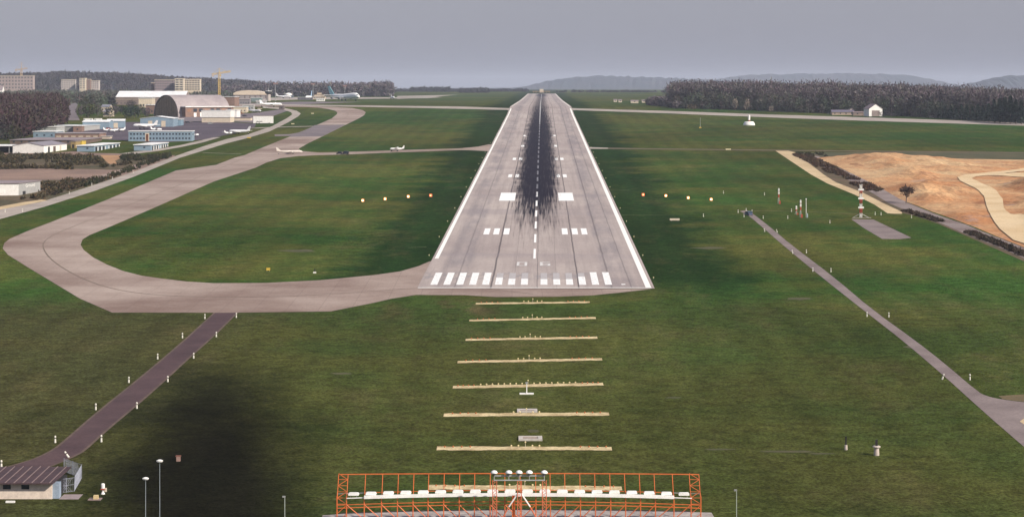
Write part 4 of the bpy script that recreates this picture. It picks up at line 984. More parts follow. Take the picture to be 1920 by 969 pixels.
CRY = mat('yellow_crane_paint', (.62, .42, .12), .6)
crane(411, 2700, 180, 128, 140, 397, 431, 'yellow tower crane rising behind the arched hangar', CRY, 1.2)
crane(40, 4200, 165, 117, 132, 28, 50, 'faint yellow crane behind the flats at the left edge', mat('faded_orange_crane', (.55, .38, .22), .7), 1.6)
# flood light masts
def mast(px, py, ytop, label, head=True):
    x, y = P(px, py); h = HC-(ytop-HORIZ)*y/FPX-zg(y); t = thing('floodlight_mast', label, 'mast', x, y, 0, 'floodlight masts on the apron')
    M().tube((0, 0, 0), (0, 0, h), .42, .22, 6).build('pole', STEEL, t)
    if head: M().box(-3.2, -.5, h-.6, 3.2, .5, h+1.0).build('lamp_rack', mat('reddish_lamp_rack', (.30, .18, .16), .7), t)
mast(516.5, 190, 157, 'thin floodlight mast right of the control tower'); mast(587, 184.5, 158, 'floodlight mast behind the stepped airport building'); mast(646.5, 184, 161.5, 'floodlight mast behind the airliner')
# radar/fuel tank small things near
x, y = P(478.5, 184.5); t = thing('radar_dome', 'small pale blue dome on a stand beneath the domed hangar', 'dome', x, y); M().lathe([(1.6, 3), (2.8, 4.3), (2.9, 5.4), (1.8, 7), (.2, 7.5)], n=14).build('dome', mat('pale_blue_dome', (.55, .62, .70), .5), t, True); M().tube((0, 0, 0), (0, 0, 3.2), 1.1, 1.1, 8).build('stand', STEEL, t)
x, y = P(540, 183.5); t = thing('white_dome_building', 'distant building with white domed roof behind the apron', 'building', x, y); M().box(-8, 0, -.5, 8, 12, 4).build('wall', mat('dark_blueish_wall', (.10, .12, .14), .7), t); M().lathe([(6.5, 4.02), (5.8, 6), (3.5, 7.5), (.3, 8)], 0, 6, 16).build('dome', WHITE, t, True)

# white trailer like container building by the road
x0, y0 = P(475, 232.5); x1, _ = P(512, 232.5); w = x1-x0
t = thing('white_trailer', 'long white trailer with black lettering strip at the apron edge', 'trailer', (x0+x1)/2, y0, 3)
M().box(-w/2, 0, .5, w/2, 3.5, 6.0).build('body', WHITE, t); M().box(-w*.36, -.05, 1.6, -w*.04, -.003, 2.1).build('lettering_strip', DARK, t)
for xx in (-w*.35, -w*.2, w*.3): M().tube((xx, -.05, .45), (xx, .4, .45), .5, n=10).build('wheel', DARK, t)
M().box(-w/2-.1, -.1, 6.01, w/2+.1, 3.6, 6.2).build('roof', mat('cream_roof_edge', (.66, .58, .44), .7), t)

# grey warehouse at the left edge with painted sign
xa, ya = P(35, 366.5); xb, yb = P(75.5, 359)
# right (end) wall runs from a to b; front wall runs left from a
ang = math.degrees(math.atan2(yb-ya, xb-xa))
t = thing('warehouse', 'grey and white warehouse with painted name on its end wall at the left edge', 'warehouse', xa, ya, 0)
dv = Vector((xb-xa, yb-ya)); L = dv.length; u = dv.normalized(); nrm = Vector((-u.y, u.x))
def rect(o, a, b, la, lb): return [tuple(o), tuple(o+a*la), tuple(o+a*la+b*lb), tuple(o+b*lb)]
lv = Vector((-1, -.12)).normalized()
hwh = 4.9
vs = [Vector((0, 0)), u*L, u*L+lv*30, lv*30]
M().slab([tuple(v) for v in vs], -1.0, hwh-.02).build('wall', WHITE, t)
# end wall cladding is grey, a few cm proud
M().slab([tuple(u*.0), tuple(u*L), tuple(u*L+Vector((u.y, -u.x))*.06), tuple(Vector((u.y, -u.x))*.06)], -.9, hwh-.03).build('end_wall', GREYW, t)
o_ = -u*.4-lv*.4
M().slab([tuple(o_), tuple(u*(L+.4)-lv*.4), tuple(u*(L+.4)+lv*30.5), tuple(-u*.4+lv*30.5)], hwh, hwh+.3).build('roof', PURPLER, t)
M().slab([tuple(u*4.2+Vector((u.y, -u.x))*.07), tuple(u*7.4+Vector((u.y, -u.x))*.07), tuple(u*7.4+Vector((u.y, -u.x))*.11), tuple(u*4.2+Vector((u.y, -u.x))*.11)], .0, 1.5).build('door', DARK, t)
fc = bpy.data.curves.new('painted_sign', 'FONT'); fc.body = 'Ground'; fc.size = 1.9; fc.extrude = .01
fo = bpy.data.objects.new('tmp', fc); COL.objects.link(fo)
bpy.context.view_layer.update(); dg = bpy.context.evaluated_depsgraph_get(); fm = bpy.data.meshes.new_from_object(fo.evaluated_get(dg)); bpy.data.objects.remove(fo)
fm.materials.clear(); fm.materials.append(WHITE); fs = bpy.data.objects.new('painted_sign', fm); COL.objects.link(fs); fs.parent = t
wtx = max(v.co.x for v in fm.vertices); sx = L*.44/wtx
fs.scale = (sx, 1.05, 1); off = u*L*.30+Vector((u.y, -u.x))*.09; fs.location = (off.x, off.y, 3.0); fs.rotation_euler = (R(90), 0, math.atan2(u.y, u.x))
M().box(-.0, 0, 0, .01, .01, .01) 

# farm on the right
x0, y0 = P(1560, 216); x1, _ = P(1602, 216); w = x1-x0
t = thing('farm_shed', 'long low tan farm building before the right wood', 'shed', (x0+x1)/2, y0, 0); shell(t, w, 9, 2.7, mat('tan_wall', (.42, .32, .24), .85), mat('dusky_roof', (.15, .13, .17), .85), 'gable_x', 1.7)
for i in range(4): win(t, 'window', -w/2+(i+.5)*w/4, 1.0, 1.2, 1.0)
shed(1593, 1602, 215.5, 6, 4.5, 0, CREAM, PURPLER, 'small white gabled hut at the end of the long farm building', 'gable_y', 1.4, wins=1, name='hut', cat='hut')
shed(1600, 1632, 217.2, 8, 2.6, 0, mat('tan_stone_wall', (.30, .23, .18), .85), mat('brown_tile_roof', (.20, .15, .14), .85), 'low brown stone barn left of the white gabled farmhouse', 'gable_x', 1.0, wins=2, name='barn', cat='barn')
t, w = shed(1628, 1656, 218.5, 10, 6.6, 18, WHITE, mat('purple_brown_tile', (.21, .16, .165), .85), 'white gabled farmhouse with brown roof before the right wood', 'gable_y', 4.2, wins=2, name='farmhouse', cat='house', zw=2, wh=1.2)
win(t, 'stone_porch', 0, 0, 7.5, 5.2, mat('grey_brown_stone', (.24, .19, .17), .85), y=-.2)
shed(1752, 1763, 214.5, 6, 4, 0, CREAM, PURPLER, 'tiny white hut left of the conifer row', 'gable_x', 1, wins=1, name='hut', cat='hut')
shed(1743, 1756, 221.5, 4, 1.8, 0, mat('khaki_canvas', (.25, .24, .19), .9), mat('khaki_roof', (.22, .21, .17), .9), 'low khaki shelter in front of the conifer row')
shed(1860, 1887, 228.5, 4, 2.2, 0, mat('pale_stone', (.38, .33, .27), .9), mat('pale_stone_roof', (.34, .30, .25), .9), 'low pale stone shed at the foot of the tall conifers', wins=2)
for i, (a, b, py) in enumerate(((1151, 1157, 191.5), (1160, 1166, 192.2), (1183, 1197, 193.8), (1204, 1210, 193), (1275, 1285, 202.6))):
    shed(a, b, py, 8, 2.5, 0, CREAM if i != 4 else GREYW, PURPLER, ['tiny cream hut far right of the runway, leftmost of a row', 'tiny cream hut second from the left of the far row', 'long low white house in the far row right of the runway', 'small white hut beside the brown thicket', 'small grey hut in front of the left end of the right wood'][i], 'gable_x', 1, wins=1, name='hut', cat='hut')

# ================================================================== aircraft
def aircraft(name, label, cat, x, y, rot, L, span, rad, hump=False, finm=None, eng='jet', neng=4, sweep=.55, bodym=None, group=None, low=True, gear=None, pitch=0., finh=None, s_prop=1.):
    bodym = bodym or mat('white_aircraft_skin', (.84, .82, .79), .45, (.76, .74, .71), .3)
    t = thing(name, label, cat, x, y, rot, group); g = gear if gear is not None else rad*1.0; zc = g+rad
    N = 14; rings = []
    spec = [(.5, .05, -.25), (.485, .42, -.15), (.45, .78, -.05), (.40, .97, 0), (.30, 1, 0), (0, 1, 0), (-.18, 1, 0), (-.30, .82, .12), (-.40, .5, .32), (-.47, .25, .5), (-.5, .08, .6)]
    for fx, fr, fz in spec:
        rr = []
        for i in range(N):
            a = 2*math.pi*i/N; yy = math.cos(a)*rad*fr; zz = math.sin(a)*rad*fr
            if hump and .17 < fx < .49 and zz > 0: zz *= 1.0+.52*min(1, (fx-.17)/.12)*(1 if fx < .42 else .8)
            rr.append((fx*L, yy, zc+zz+fz*rad))
        rings.append(rr)
    fu = M().loft(rings).build('fuselage', bodym, t, True)
    # cockpit glass
    M().box(L*.452, -rad*.62, zc+rad*(.62 if hump else .30), L*.47, rad*.62, zc+rad*(.86 if hump else .55)).build('cockpit_window', GLASS, fu)
    wz = zc-rad*.55 if low else zc+rad*.75; c0, c1 = L*.20, L*.06
    for sgn, nm in ((1, 'wing'), (-1, 'wing')):
        xs0 = L*.10; dx = span/2*sweep; th = rad*.22; dz = span/2*.09
        pts = [(xs0, 0), (xs0-c0, 0), (xs0-dx-c1, span/2), (xs0-dx, span/2)]; m = M(); vs = []
        for (a, b), zz, tt in zip(pts, (0, 0, dz, dz), (th, th, th*.3, th*.3)): vs += [(a, sgn*b, wz+zz-tt/2), (a, sgn*b, wz+zz+tt/2)]
        m.add(vs, [(0, 2, 4, 6), (1, 3, 5, 7), (0, 1, 3, 2), (2, 3, 5, 4), (4, 5, 7, 6), (6, 7, 1, 0)]); wg = m.build(nm, bodym if eng == 'prop' else mat('grey_wing_skin', (.50, .50, .50), .5), t)
        for k in range(neng//2):
            fy = (.30 if neng == 2 else (.33, .62)[k]); ex = xs0-dx*fy*1.0+c0*.12; er = rad*(.40 if eng == 'jet' else .55); ez = wz+dz*fy*.9-(rad*.55 if eng == 'jet' else 0)
            e = M().lathe([(er*.8, 0), (er, er*.6), (er, er*2.4), (er*.5, er*4)], n=10); e.v = [(ex-b+er, sgn*span/2*fy+a_[0], ez+a_[1]) for a_, b in [((v[0], v[1]), v[2]) for v in e.v]]
            eo = e.build('engine', bodym if eng == 'prop' else mat('dark_engine_cowl', (.20, .20, .22), .5), wg, True)
            if eng == 'prop':
                pr = M(); 
                for q in range(3):
                    a = q*2.094+.4; pr.tube((ex+er+.1, sgn*span/2*fy, ez), (ex+er+.1, sgn*span/2*fy+math.cos(a)*er*2.6, ez+math.sin(a)*er*2.6), er*.16, er*.08, 4)
                pr.build('propeller', DARK, eo)
        # tailplane
        pts = [(-L*.40, 0), (-L*.485, 0), (-L*.50-span*.02*sweep*2, span*.17), (-L*.46-span*.02*sweep*2, span*.17)]; m = M(); vs = []
        for a, b in pts: vs += [(a, sgn*b, zc+rad*.5), (a, sgn*b, zc+rad*.62)]
        m.add(vs, [(0, 2, 4, 6), (1, 3, 5, 7), (0, 1, 3, 2), (2, 3, 5, 4), (4, 5, 7, 6), (6, 7, 1, 0)]); m.build('tailplane', bodym, t)
    fh = finh or rad*3.0; w_ = rad*.09
    m = M(); pf = [(-L*.335, zc+rad*.85), (-L*.48, zc+rad*.6), (-L*.52-fh*.25*(sweep > .2), zc+rad+fh), (-L*.455-fh*.25*(sweep > .2), zc+rad+fh)]
    m.prism(pf, -w_, w_); m.build('fin', finm or bodym, t)
    gr = M()
    wheels = [(L*.38, 0), (-L*.02, rad*.9), (-L*.02, -rad*.9)] if eng == 'jet' or neng == 0 else [(L*.12, span*.14), (L*.12, -span*.14), (-L*.42, 0)]
    for a, b in wheels:
        o = M().tube((a, b, g*.4), (a, b, zc-rad*.6), rad*.10, rad*.10, 6).build('landing_gear', STEEL, t)
        M().tube((a, b-rad*.16, g*.42), (a, b+rad*.16, g*.42), g*.42, n=12).build('wheel', DARK, o)
    return t
TEAL = mat('teal_tail_paint', (.16, .40, .45), .5, (.30, .50, .52), .15)
x, y = P(645.5, 189.6)
aircraft('airliner', 'large white jumbo airliner with teal tail parked on the apron', 'aircraft', x, y, -50, 70, 60, 3.3, True, TEAL, finh=10.5, gear=3.0)
x, y = P(579, 187.5); aircraft('airliner', 'white airliner seen nose on with tall pale blue tail left of the stepped building', 'aircraft', x, y, -96, 42, 34, 2.0, False, mat('pale_blue_tail', (.35, .50, .66), .5), neng=2, finh=7.5)
x, y = P(736, 186.5); aircraft('airliner', 'small white aircraft alone at the right end of the far apron', 'aircraft', x, y, -75, 22, 22, 1.5, neng=2, finh=3.5)
x, y = P(532, 184.8); aircraft('airliner', 'white aircraft far behind the floodlight mast', 'aircraft', x, y, -20, 26, 24, 1.5, neng=2, finh=4.)
x, y = P(272, 242.5)
aircraft('propeller_airliner', 'old white twin propeller airliner with tail to the right behind the long blue block', 'aircraft', x, y, 168, 19.5, 29, 1.35, eng='prop', neng=2, sweep=.12, finh=2.6, gear=1.3, finm=None)
x, y = P(449, 252)
aircraft('propeller_aircraft', 'white twin propeller aircraft on the apron edge by the perimeter road', 'aircraft', x, y, 158, 17, 18, 1.1, eng='prop', neng=2, sweep=.1, finh=2.5, gear=1.0)
x, y = P(428, 253.5)
a1 = aircraft('light_aircraft', 'small white light aircraft left beside the white twin on the apron edge', 'aircraft', x, y, 60, 8.5, 11, .62, eng='prop', neng=0, sweep=.06, finh=1.3, gear=.9, group='small white light aircraft', low=False)
for px, py, r_, l in ((183+22, 248, 20, 'white light aircraft at the left of the three parked behind the brick building'), (214, 250, 100, 'white light aircraft in the middle of the three parked behind the brick building'), (224, 247.5, 200, 'white light aircraft at the right of the three parked behind the brick building'),
                      (293, 246.5, 30, 'white light aircraft just above the roof of the long blue block'), (365, 257, 60, 'white light aircraft right of the long blue block'), (744.5, 284.2, 175, 'white light aircraft taxiing on the connecting taxiway')):
    x, y = P(px, py); dup(a1, x, y, r_, l)
x, y = P(478, 211.5); aircraft('business_jet', 'blue and white small jet parked beyond the white trailer', 'aircraft', x, y, -35, 15, 14, .95, neng=2, finm=mat('blue_tail', (.20, .30, .45), .5), finh=2.4, gear=.9)
x, y = P(508, 200.5); aircraft('turboprop_aircraft', 'white aircraft with dark tail near the bend of the perimeter road', 'aircraft', x, y, 10, 22, 20, 1.3, eng='prop', neng=2, sweep=.1, finh=3)
x, y = P(543, 289); aircraft('turboprop_aircraft', 'pale aircraft crossing at the junction of the two taxiways', 'aircraft', x, y, 10, 15, 13, .8, eng='prop', neng=2, sweep=.1, finh=1.5, gear=.6, bodym=mat('dull_cream_skin', (.62, .55, .48), .6))

# ================================================================== vehicles
def car(name, label, x, y, rot, bm_, L=4.1, w=1.7, h=1.45, cat='car'):
    t = thing(name, label, cat, x, y, rot)
    pf = [(-L/2, .35), (L/2, .35), (L/2, .8), (L*.28, .92), (L*.12, h), (-L*.36, h), (-L*.47, .95), (-L/2, .9)]
    M().prism(pf, -w/2, w/2).build('body', bm_, t)
    M().prism([(L*.25, .95), (L*.12, h-.08), (-L*.35, h-.08), (-L*.43, .97)], -w/2-.02, w/2+.02).build('side_window', GLASS, t)
    M().box(-L*.475, -w*.42, .98, -L*.40, w*.42, h-.12).build('rear_window', GLASS, t)
    for a in (-L*.31, L*.31):
        for b in (-w/2+.08, w/2-.08):
            o = M().tube((a, b-.11, .32), (a, b+.11, .32), .32, n=12).build('wheel', DARK, t); M().tube((a, b-.12, .32), (a, b+.12, .32), .16, n=8).build('hub', STEEL, o)
    for b in (-w*.36, w*.36): M().box(L/2-.02, b-.14, .58, L/2+.03, b+.14, .76).build('headlight', WHITE, t); M().box(-L/2-.03, b-.12, .62, -L/2+.02, b+.12, .8).build('tail_light', RED, t)
    return t
x, y = P(1403, 404); car('parked_car', 'dark blue car with pale bumper parked at the top of the right path', x, y, 110, mat('dark_blue_car_paint', (.04, .09, .16), .35, spec=.5), h=1.55)
x, y = P(647, 290.2); car('dark_car', 'dark car driving on the connecting taxiway', x, y, 170, mat('black_car_paint', (.02, .02, .025), .35), L=4.4, w=1.9, h=2.1)
x, y = P(636, 289.6); car('dark_car', 'smaller dark car just left of the other on the connecting taxiway', x, y, 170, bpy.data.materials['black_car_paint'], L=3.4, w=1.6, h=1.6)
for px, py, r_, l, cm in ((497, 203, 5, 'white car parked near the bend of the perimeter road', WHITE), (487, 205.5, 15, 'pale car left of another near the perimeter road bend', CREAM), (515, 197, -10, 'white minibus by the turboprop aircraft', WHITE), (450, 214, 0, 'orange brown truck beside the apron service building', mat('rust_orange_paint', (.40, .16, .06), .6)),
                         (459, 219, 5, 'dark car in front of the long low cream shed', bpy.data.materials['black_car_paint']), (395, 233, 8, 'grey car before the white hall base', STEEL), (352, 231, 0, 'dark car left of the white hall', bpy.data.materials['black_car_paint']), (228, 246, 70, 'pale car behind the left end of the long blue block', CREAM)):
    x, y = P(px, py); big = 'bus' in l or 'truck' in l; car('parked_car' if not big else 'parked_truck', l, x, y, r_, cm, L=7 if big else 4.2, w=2.3 if big else 1.7, h=2.7 if big else 1.45, cat='truck' if 'truck' in l else ('minibus' if 'bus' in l else 'car'))
x, y = P(204, 243); car('parked_car', 'small red car parked before the blue hangars', x, y, 10, RED)

# ================================================================== airfield equipment
LAMPR = mat('red_white_paint_white', (.80, .77, .70), .6)
def mast3(px, py, h, label):
    x, y = P(px, py); t = thing('glide_path_mast', label, 'antenna mast', x, y)
    for k in range(7):
        a, b = h*k/7, h*(k+1)/7
        mm = M()
        for i, j in ((-.35, -.35), (.35, -.35), (.35, .35), (-.35, .35)): mm.tube((i, j, a), (i, j, b), .10, n=4)
        c = [(-.35, -.35), (.35, -.35), (.35, .35), (-.35, .35)]
        for q in range(4): mm.tube((*c[q], a), (*c[(q+1) % 4], b), .06, n=4).tube((*c[(q+1) % 4], a), (*c[q], b), .06, n=4)
        mm.build('mast_section', RED if k % 2 else LAMPR, t)
    for zz in (h*.30, h*.57, h*.83): M().box(-1.0, -.75, zz-.18, 1.0, -.45, zz+.42).build('antenna_panel', WHITE, t); M().box(-.5, -.7, zz-.65, .5, -.45, zz-.2).build('antenna_mount', RED, t)
    for s_ in (-1, 1): M().tube((s_*2.8, 0, .1), (s_*.4, 0, 1.4), .09, n=5).build('stay', STEEL, t)
    M().box(-3.2, -.8, 0, 3.6, -.3, .15).build('footing', SLAB, t)
mast3(1614, 408.5, 12.0, 'tall red and white antenna mast with three white panels by the concrete pad')
def smast(px, py, h, label, white_top=True):
    x, y = P(px, py); t = thing('antenna_post', label, 'antenna', x, y)
    m = M()
    for i in range(3):
        a = i*2.094+.5; m.tube((math.cos(a)*.5, math.sin(a)*.5, 0), (math.cos(a)*.12, math.sin(a)*.12, h*.45), .09, n=5)
    m.build('stand', mat('grey_green_legs', (.36, .38, .32), .6), t)
    M().tube((0, 0, h*.42), (0, 0, h*.62), .28, n=8).build('red_section', RED, t)
    M().tube((0, 0, h*.62), (0, 0, h*.78), .32, n=8).build('white_section', WHITE, t); M().tube((0, 0, h*.78), (0, 0, h*.83), .2, n=8).build('red_section', RED, t); M().tube((0, 0, h*.83), (0, 0, h), .34, .25, n=8).build('white_section', WHITE, t)
    M().box(.1, -.5, 0, .7, .1, h*.2).build('cabinet', RED, t)
smast(1460, 382.5, 6.1, 'red and white antenna post standing alone left of the sandy track')
smast(1501, 408, 6.3, 'taller red and white antenna post beside the thin white pole')
smast(1493, 402.5, 3.2, 'shorter red and white antenna post left of the taller one')
x, y = P(1511.5, 408); t = thing('thin_pole', 'thin white pole right of the red and white antenna posts', 'pole', x, y); M().tube((0, 0, 0), (0, 0, 6.4), .13, .1, 6).build('pole', WHITE, t); M().lathe([(.1, 6.4), (.22, 6.5), (.22, 6.75), (.05, 6.85)], n=8).build('lamp', WHITE, t); M().box(.25, -.3, 0, .6, .1, 1.5).build('cabinet', mat('pale_blue_cabinet', (.45, .52, .55), .6), t)
# white beacon cabin
x, y = P(1404.5, 235.2); t = thing('radio_beacon', 'white radio beacon with low round base beside the far taxiway', 'radio beacon', x, y)
M().lathe([(4.6, 0), (4.6, .7), (3.9, 2.2), (3.2, 2.9), (.8, 3.0)], n=24).build('cabin', WHITE, t); M().lathe([(1.0, 3.01), (.9, 4.1)], n=12).build('neck', mat('rust_brown', (.25, .09, .05), .7), t)
M().lathe([(.85, 4.11), (.85, 7.0), (.6, 7.9), (.1, 8.2)], n=12).build('antenna', WHITE, t)
x, y = P(1313, 240.5); t = thing('marker_mast', 'thin pale mast with yellow foot left of the white beacon', 'mast', x, y); M().tube((0, 0, 0), (0, 0, 8), .16, .1, 5).build('pole', STEEL, t); M().cbox(0, -.2, 0, 1.6, .6, .8).build('yellow_box', YEL, t)
for i, (px, py, l, w, mm) in enumerate(((1265, 414.6, 'low pale sign board in the grass right of the runway lights', 3.4, CREAM), (1365.5, 282, 'small yellowish board beside the brown track right of the runway', 3.0, mat('pale_yellow_board', (.66, .56, .34), .7)), (503, 508.5, 'small yellow sign in the grass inside the taxiway loop', 1.0, YEL),
                                        (549, 233.8, 'pale yellow sign between the taxiway and the perimeter road', 2.4, bpy.data.materials['pale_yellow_board']), (586, 214, 'pale yellow sign in the grass at the far taxiway bend', 2.4, bpy.data.materials['pale_yellow_board']), (467, 260, 'yellow board beside the perimeter road below the white twin', 2.6, YEL))):
    x, y = P(px, py); t = thing('sign_board', l, 'sign', x, y, 0); M().box(-w/2, -.1, .25, w/2, .1, .95).build('board', mm, t)
    for s_ in (-.35, .35): M().tube((w*s_, 0, 0), (w*s_, 0, .3), .05, n=5).build('leg', STEEL, t)
x, y = P(590, 512); t = thing('equipment_post', 'short white post with dark cap in the grass inside the taxiway loop', 'post', x, y); M().cbox(0, 0, 0, .8, .5, .35).build('base', WHITE, t); M().tube((0, 0, .35), (0, 0, 1.2), .12, n=6).build('post', DARK, t)

# visual glide slope light units
LAMPW = emat('lit_warm_white_lamp', (1.0, .78, .45), 3.0); HALO_AMBER = emat('amber_halo_glow', (.75, .30, .08), .9); HALO_RED = emat('red_halo_glow', (.62, .09, .03), .9); LAMPRC = emat('lit_red_core', (1.0, .36, .16), 2.0); HOUS = mat('orange_lamp_housing', (.50, .16, .04), .6)
UN = [(680, 379.5, 0, 'leftmost lit unit of the four glide slope lights left of the runway'), (722, 376.5, 0, 'second lit unit from the left of the four glide slope lights left of the runway'), (765.5, 372, 0, 'third lit unit from the left of the four glide slope lights left of the runway'), (807.5, 370, 1, 'red unit nearest the runway among the four glide slope lights left of it'),
      (1206, 368.5, 1, 'red unit nearest the runway among the four glide slope lights right of it'), (1248.5, 370.5, 0, 'second unit from the runway of the four glide slope lights right of it'), (1290.5, 374.5, 0, 'third unit from the runway of the four glide slope lights right of it'), (1333.5, 377.5, 0, 'rightmost lit unit of the four glide slope lights right of the runway')]
for px, py, red, l in UN:
    x, y = P(px, py); t = thing('glide_slope_light', l, 'airfield light', x, y, 0, 'glide slope light units beside the runway')
    M().box(-.6, 0, .22, .6, 1.2, 1.34).build('housing', HOUS, t)
    M().tube((0, -.10, .78), (0, -.003, .78), .56, n=18).build('lens', HALO_RED if red else HALO_AMBER, t)  # wide glowing disc added to imitate the halo of glare round the lamp
    M().tube((0, -.16, .78), (0, -.102, .78), .34, n=16).build('lamp_core', LAMPRC if red else LAMPW, t)
    for a in (-.5, .5): M().tube((a, .3, 0), (a, .3, .24), .05, n=5).build('leg', STEEL, t)

# approach lights on gravel beds
stem_m = mat('lamp_stem', (.55, .48, .36), .6); capw = mat('yellow_white_lamp', (.80, .66, .36), .5); capr = mat('orange_red_lamp', (.55, .16, .05), .5)
def lamp_proto(name, m, h, r, label, x, y, group):
    t = thing(name, label, 'approach light', x, y, 0, group); M().tube((0, 0, 0), (0, 0, h), r*.35, r*.3, 5).build('stem', stem_m, t)
    M().lathe([(r*.6, h), (r, h+r*.5), (r, h+r*1.4), (r*.4, h+r*1.9)], n=8).build('lamp', m, t); return t
pw = pr_ = pt = None
for k, (py, x0, x1, _) in enumerate(BEDS):
    tl = TILT[k]; Yb = P(960, py)[1]; cx = {0: 999, 1: 998, 2: 994, 3: 992, 4: 990, 5: 987, 6: 985, 7: 984}[k]
    sp = 1.07
    spots = []
    for j in range(-2, 3): spots.append((cx+j*sp*FPX/Yb, 'w' if j else 't', '%s centre lamp from the left' % NUM[j+2]))
    if k == 4:
        for s_ in (-1, 1):
            for j in range(3, 9): spots.append((cx+s_*j*sp*FPX/Yb, 'w', '%s outer pale lamp on the %s' % (NUM[j-3], 'left' if s_ < 0 else 'right')))
    w_px = FPX/Yb
    for s_ in (-1, 1):
        for j in range(4): spots.append((cx+s_*(8.4 + j*1.3)*w_px if k != 4 else cx+s_*(9.8+j*.95)*w_px, 'r', '%s red lamp outwards on the %s' % (NUM[j], 'left' if s_ < 0 else 'right')))
    for px, kind, l in spots:
        f = (px-x0)/(x1-x0); yy = py+tl/2-tl*f; x, y = P(px, yy-.4); lab = l+', %s gravel strip from the runway' % NUM[k]
        g = {'w': 'pale approach lamps', 't': 'taller centre approach lamps', 'r': 'red side approach lamps'}[kind]
        if kind == 'w': 
            if pw is None: pw = lamp_proto('approach_light', capw, .30, .13, lab, x, y, g)
            else: dup(pw, x, y, 0, lab)
        elif kind == 't':
            if pt is None: pt = lamp_proto('approach_light', capw, .85, .12, lab, x, y, g)
            else: dup(pt, x, y, 0, lab)
        else:
            if pr_ is None: pr_ = lamp_proto('approach_light', capr, .18, .12, lab, x, y, g)
            else: dup(pr_, x, y, 0, lab)
# slabs and T shaped sensor on the centre line
x, y = P(987.5, 738.5); t = thing('field_sensor', 'white T shaped sensor post on a low slab below the fifth gravel strip', 'sensor', x, y)
M().box(-1.25, -.5, 0, 1.25, .5, .18).build('base', WHITE, t); M().tube((0, 0, .18), (0, 0, 1.9), .10, .08, 6).build('pole', WHITE, t); M().cbox(0, 0, 1.9, .45, .25, .2).build('head', STEEL, t)
x, y = P(988.5, 770.5); t = thing('concrete_slab', 'plain pale concrete slab on the sixth gravel strip', 'slab', x, y); M().box(-1.7, -1.3, -.3, 1.7, 1.5, .22).build('slab', mat('pale_cast_concrete', (.50, .45, .40), .85, (.38, .34, .30), 1.2), t); M().box(-1.2, -.9, .221, 1.2, -.4, .26).build('grate', mat('rusty_grate', (.24, .17, .13), .8), t)
x, y = P(994.5, 822.5); t = thing('concrete_pit', 'pale concrete frame with dark grating below the sixth gravel strip', 'drain pit', x, y)
for a in ((-1.85, -1.6, 1.85, -.9), (-1.85, .9, 1.85, 1.6), (-1.85, -.9, -1.2, .9), (1.2, -.9, 1.85, .9)): M().box(a[0], a[1], -.3, a[2], a[3], .25).build('frame', bpy.data.materials['pale_cast_concrete'], t)
M().box(-1.2, -.9, -.3, 1.2, .9, .12).build('grating', bpy.data.materials['rusty_grate'], t)
# right hand sensors with dark posts
for px, py, sc, l in ((1589, 842.5, .62, 'smaller pale concrete block with dark post on the right grass'), (1643.5, 853, 1., 'larger pale concrete block with dark post and collar on the right grass')):
    x, y = P(px-(0 if sc == 1 else 3), py); t = thing('monitor_post', l, 'monitor post', x, y)
    M().lathe([(.42*sc, -.1), (.36*sc, 1.15*sc), (.3*sc, 1.16*sc)], n=12).build('concrete_block', mat('pale_pinkish_concrete', (.55, .46, .40), .85), t)
    if sc == 1: M().lathe([(.55, 1.17), (.62, 1.3), (.5, 1.42)], n=12).build('collar', bpy.data.materials['pale_pinkish_concrete'], t)
    M().box(-.16*sc, -.12, 1.16*sc if sc < 1 else 1.43, .16*sc, .12, (2.0 if sc < 1 else 2.35)).build('post', mat('black_post', (.03, .025, .025), .6), t)
# marker posts along the two paths
mp = None
def marker(px, py, label, group, lean=0.):
    global mp
    x, y = P(px, py)
    if mp is None:
        mp = thing('marker_post', label, 'marker post', x, y, 0, group); M().tube((0, 0, 0), (0, 0, .62), .16, .13, 8).build('lower_post', mat('white_post_paint', (.74, .70, .60), .6), mp)
        M().tube((0, 0, .62), (0, 0, .78), .08, n=6).build('band', DARK, mp); M().lathe([(.13, .78), (.15, .9), (.13, 1.05), (.04, 1.1)], n=8).build('cap', bpy.data.materials['white_post_paint'], mp); return mp
    o = dup(mp, x, y, 0, label); o['group'] = group
    if lean: o.rotation_euler = (0, R(lean), 0)
    return o
for i, (px, py) in enumerate(((384, 597.5), (342, 633.5), (295.5, 673), (241.5, 717), (179.5, 768), (103.5, 829.5), (2.5, 876))): marker(px, py, '%s marker post from the taxiway along the left side of the dark left path' % NUM[i], 'marker posts of the left path')
for i, (px, py) in enumerate(((443, 595.5), (405.5, 631.5), (363, 671.5), (314.5, 715.5), (256.5, 765.5), (190, 828))): marker(px, py, '%s marker post from the taxiway along the right side of the dark left path' % NUM[i], 'marker posts of the left path')
m_ = marker(129, 857, 'leaning marker post at the bend of the dark left path', 'marker posts of the left path', -35)
RL = [(1395, 407), (1434, 434.5), (1486.5, 475.5), (1524, 509), (1625.5, 593.5), (1766.5, 711), (1384, 399)]
RR = [(1431, 410), (1457.5, 436), (1512, 474.5), (1558, 510), (1666.5, 594.5), (1818.5, 712), (1410, 399), (1399, 396)]
for i, (px, py) in enumerate(RL): marker(px, py, ('%s marker post from the car along the left side of the grey path' % NUM[i]) if i < 6 else 'marker post left of the top end of the right path', 'marker posts of the right path', 18 if i == 5 else (-12 if i in (1, 2) else 0))
for i, (px, py) in enumerate(RR): marker(px, py, ('%s marker post from the car along the right side of the grey path' % NUM[i]) if i < 6 else ('marker post just right of the parked car', 'marker post just behind the parked car')[i-6], 'marker posts of the right path', -16 if i == 1 else 0)
